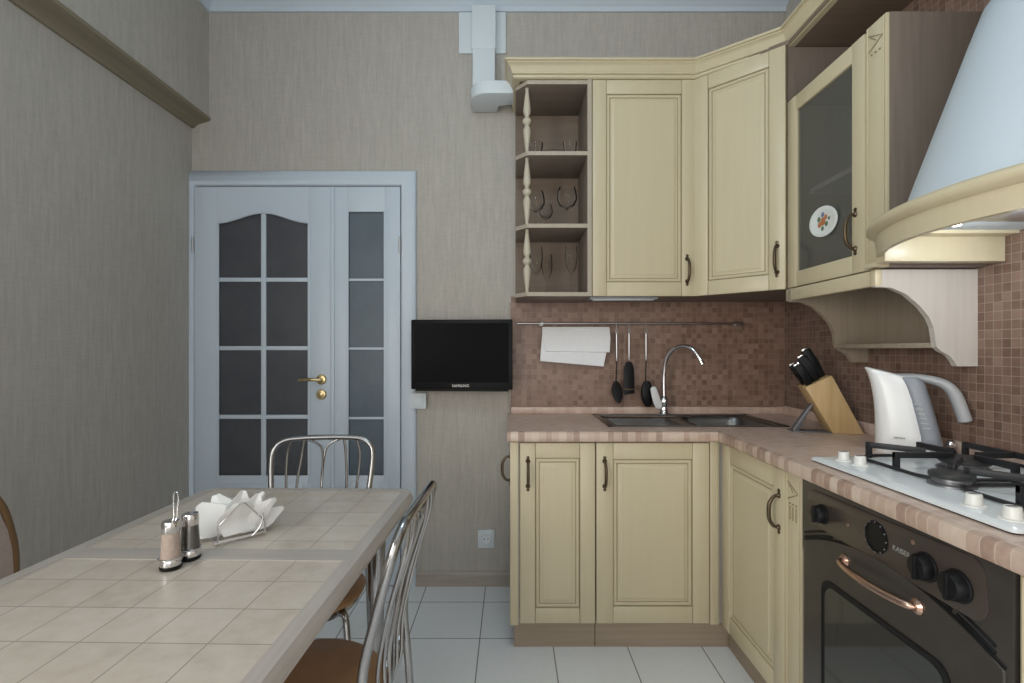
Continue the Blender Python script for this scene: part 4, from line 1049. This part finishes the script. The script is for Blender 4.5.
m = MB(); m.tube([cx0 + Vector((0, 0, zT_ + .0015)) + dirv * .02, cx1 + Vector((0, 0, zT_ + .0015)) - dirv * .02], .0016, 6); m.build('foot_bar', 'chrome', cs)

# napkin holder: triangular wire frames on a wire base
nx, ny, NR = -.640, 1.175, math.radians(45)
nh = thing('napkin_holder', 'wire napkin holder with triangular ends on the table', 'napkin holder', (nx, ny, zT_), NR)
tri = [(-.050, 0, .004), (-.050, 0, .044), (-.047, 0, .049), (-.006, 0, .086), (.004, 0, .086), (.047, 0, .036), (.050, 0, .030), (.050, 0, .004)]
for s in (-.024, .030):
    m = LMB(); m.tube([(x, s + (z - .004) * (.10 if s > 0 else -.10), z) for x, y, z in tri], .0018, 8); m.build('end_frame', 'chrome', nh)
for s in (-.026, -.018, .024, .032):
    m = LMB(); m.tube([(-.058, s, .0055), (.052 if s < 0 else .085, s, .0055)], .0017, 8); m.build('base_bar', 'chrome', nh)
for x in (-.050, .050):
    m = LMB(); m.tube([(x, -.028, .0022), (x, .034, .0022)], .0017, 8); m.build('cross_bar', 'chrome', nh)
m = LMB(); m.tube(spline([(.020, -.030, .006), (.034, -.034, .022), (.041, -.036, .040), (.042, -.036, .058)], 5), .0018, 8); m.build('side_wire', 'chrome', nh)
lbs = ['nearest the shakers', 'second from the shakers', 'third from the shakers', 'fourth from the shakers', 'fifth from the shakers', 'sixth from the shakers', 'seventh from the shakers', 'eighth from the shakers', 'ninth from the shakers', 'tenth from the shakers', 'last one towards the door']
NN = 11
for k in range(NN):
    f = k / (NN - 1)
    ang = math.radians([94, 44, 64, 20, 52, 32, 76, 10, 104, 124, 146][k]); rx0 = [0, 0, 0, .01, 0, 0, -.01, .01, -.015, -.025, -.03][k]      # which way the folded tip points
    Ln = [.074, .094, .092, .098, .098, .104, .094, .100, .086, .085, .080][k]
    y0 = -.015 + .036 * f
    m = LMB(); NU, NV = 8, 10; th = .0022
    def fp(u, v, o):
        # u along the tip direction 0..1, v across -1..1 ; kite outline
        w = [.046, .023, .027, .021, .023, .021, .029, .021, .036, .038, .036][k] * (1 - max(0, u - .6) / .4 * .8) * (.75 + .25 * min(1, u / .4))
        a, b = u * Ln, v * w
        x = rx0 - b * math.sin(ang) + a * math.cos(ang); z = b * math.cos(ang) + a * math.sin(ang)
        z = max(z + .014, .0075 + .002 * abs(v))
        crease = .004 * abs(v) * math.sin(k * 1.7 + 1) + .004 * math.sin(u * 5 + k) + (-.30 + f) * .055 * u * u * (1 if k % 3 else .5)
        return (x, y0 + crease + o, z)
    rings = []
    A = [[m.bm.verts.new(fp(i / NU, -1 + 2 * j / NV, 0)) for j in range(NV + 1)] for i in range(NU + 1)]
    B = [[m.bm.verts.new(fp(i / NU, -1 + 2 * j / NV, th)) for j in range(NV + 1)] for i in range(NU + 1)]
    for G in (A, B):
        for i in range(NU):
            for j in range(NV): m.bm.faces.new((G[i][j], G[i + 1][j], G[i + 1][j + 1], G[i][j + 1]))
    bd = [(i, 0) for i in range(NU + 1)] + [(NU, j) for j in range(1, NV + 1)] + [(i, NV) for i in range(NU - 1, -1, -1)] + [(0, j) for j in range(NV - 1, 0, -1)]
    for (a, b), (c, d) in zip(bd, bd[1:] + bd[:1]): m.bm.faces.new((A[a][b], A[c][d], B[c][d], B[a][b]))
    o = m.build('paper_napkin', 'paperwhite'); o.location = (nx, ny, zT_); o.rotation_euler = (0, 0, NR)
    tag(o, 'white paper napkin fanned in the wire holder, ' + lbs[k], 'napkin', 'napkins in the wire holder')

# ------------------------------------------------------------------ light
W = bpy.data.worlds.new('World'); S.world = W; W.use_nodes = True
W.node_tree.nodes['Background'].inputs[0].default_value = (.72, .84, 1, 1)
W.node_tree.nodes['Background'].inputs[1].default_value = 1.0
def area(name, loc, rot, sx, sy, power, col):
    L = bpy.data.lights.new(name, 'AREA'); L.shape = 'RECTANGLE'; L.size = sx; L.size_y = sy; L.energy = power; L.color = col
    o = bpy.data.objects.new(name, L); C.objects.link(o); o.location = loc; o.rotation_euler = rot; return o
area('window_daylight', (XL - .11, (WY0 + WY1) / 2, (WZ0 + WZ1) / 2), (0, math.radians(-90), 0), WZ1 - WZ0, WY1 - WY0, 74, (1.0, .95, .86))
area('rear_fill_light', ((BX_0 + BX_1) / 2, YF - .11, (BZ0 + BZ1) / 2), (math.radians(90), 0, 0), BX_1 - BX_0, BZ1 - BZ0, 27, (1.0, .89, .74))  # added fill to lift the lower half of the room
L = bpy.data.lights.new('ceiling_lamp_light', 'POINT'); L.shadow_soft_size = .17; L.energy = 14; L.color = (.66, .88, 1.0)
o = bpy.data.objects.new('ceiling_lamp_light', L); C.objects.link(o); o.location = (-.08, .95, 2.45)
L = bpy.data.lights.new('hood_lamp_light', 'POINT'); L.energy = 2.5; L.color = (.90, .97, 1.0); L.shadow_soft_size = .03
o = bpy.data.objects.new('hood_lamp_light', L); C.objects.link(o); o.location = (1.16, 1.13, 1.470)

# ------------------------------------------------------------------ camera
cam = bpy.data.cameras.new('camera'); co = bpy.data.objects.new('camera', cam); C.objects.link(co)
co.location = (0, 0, EYE); co.rotation_euler = (math.radians(90), 0, 0)
cam.sensor_width = 36; cam.lens = 36 * 500 / 1024
cam.shift_x = 1.0 / 1024; cam.shift_y = 8.5 / 1024
cam.clip_start = .02
S.camera = co
vs = S.view_settings
S.display_settings.display_device = 'sRGB'
vs.view_transform = 'Standard'; vs.look = 'None'; vs.exposure = 0.0; vs.gamma = 1.0; vs.use_curve_mapping = False
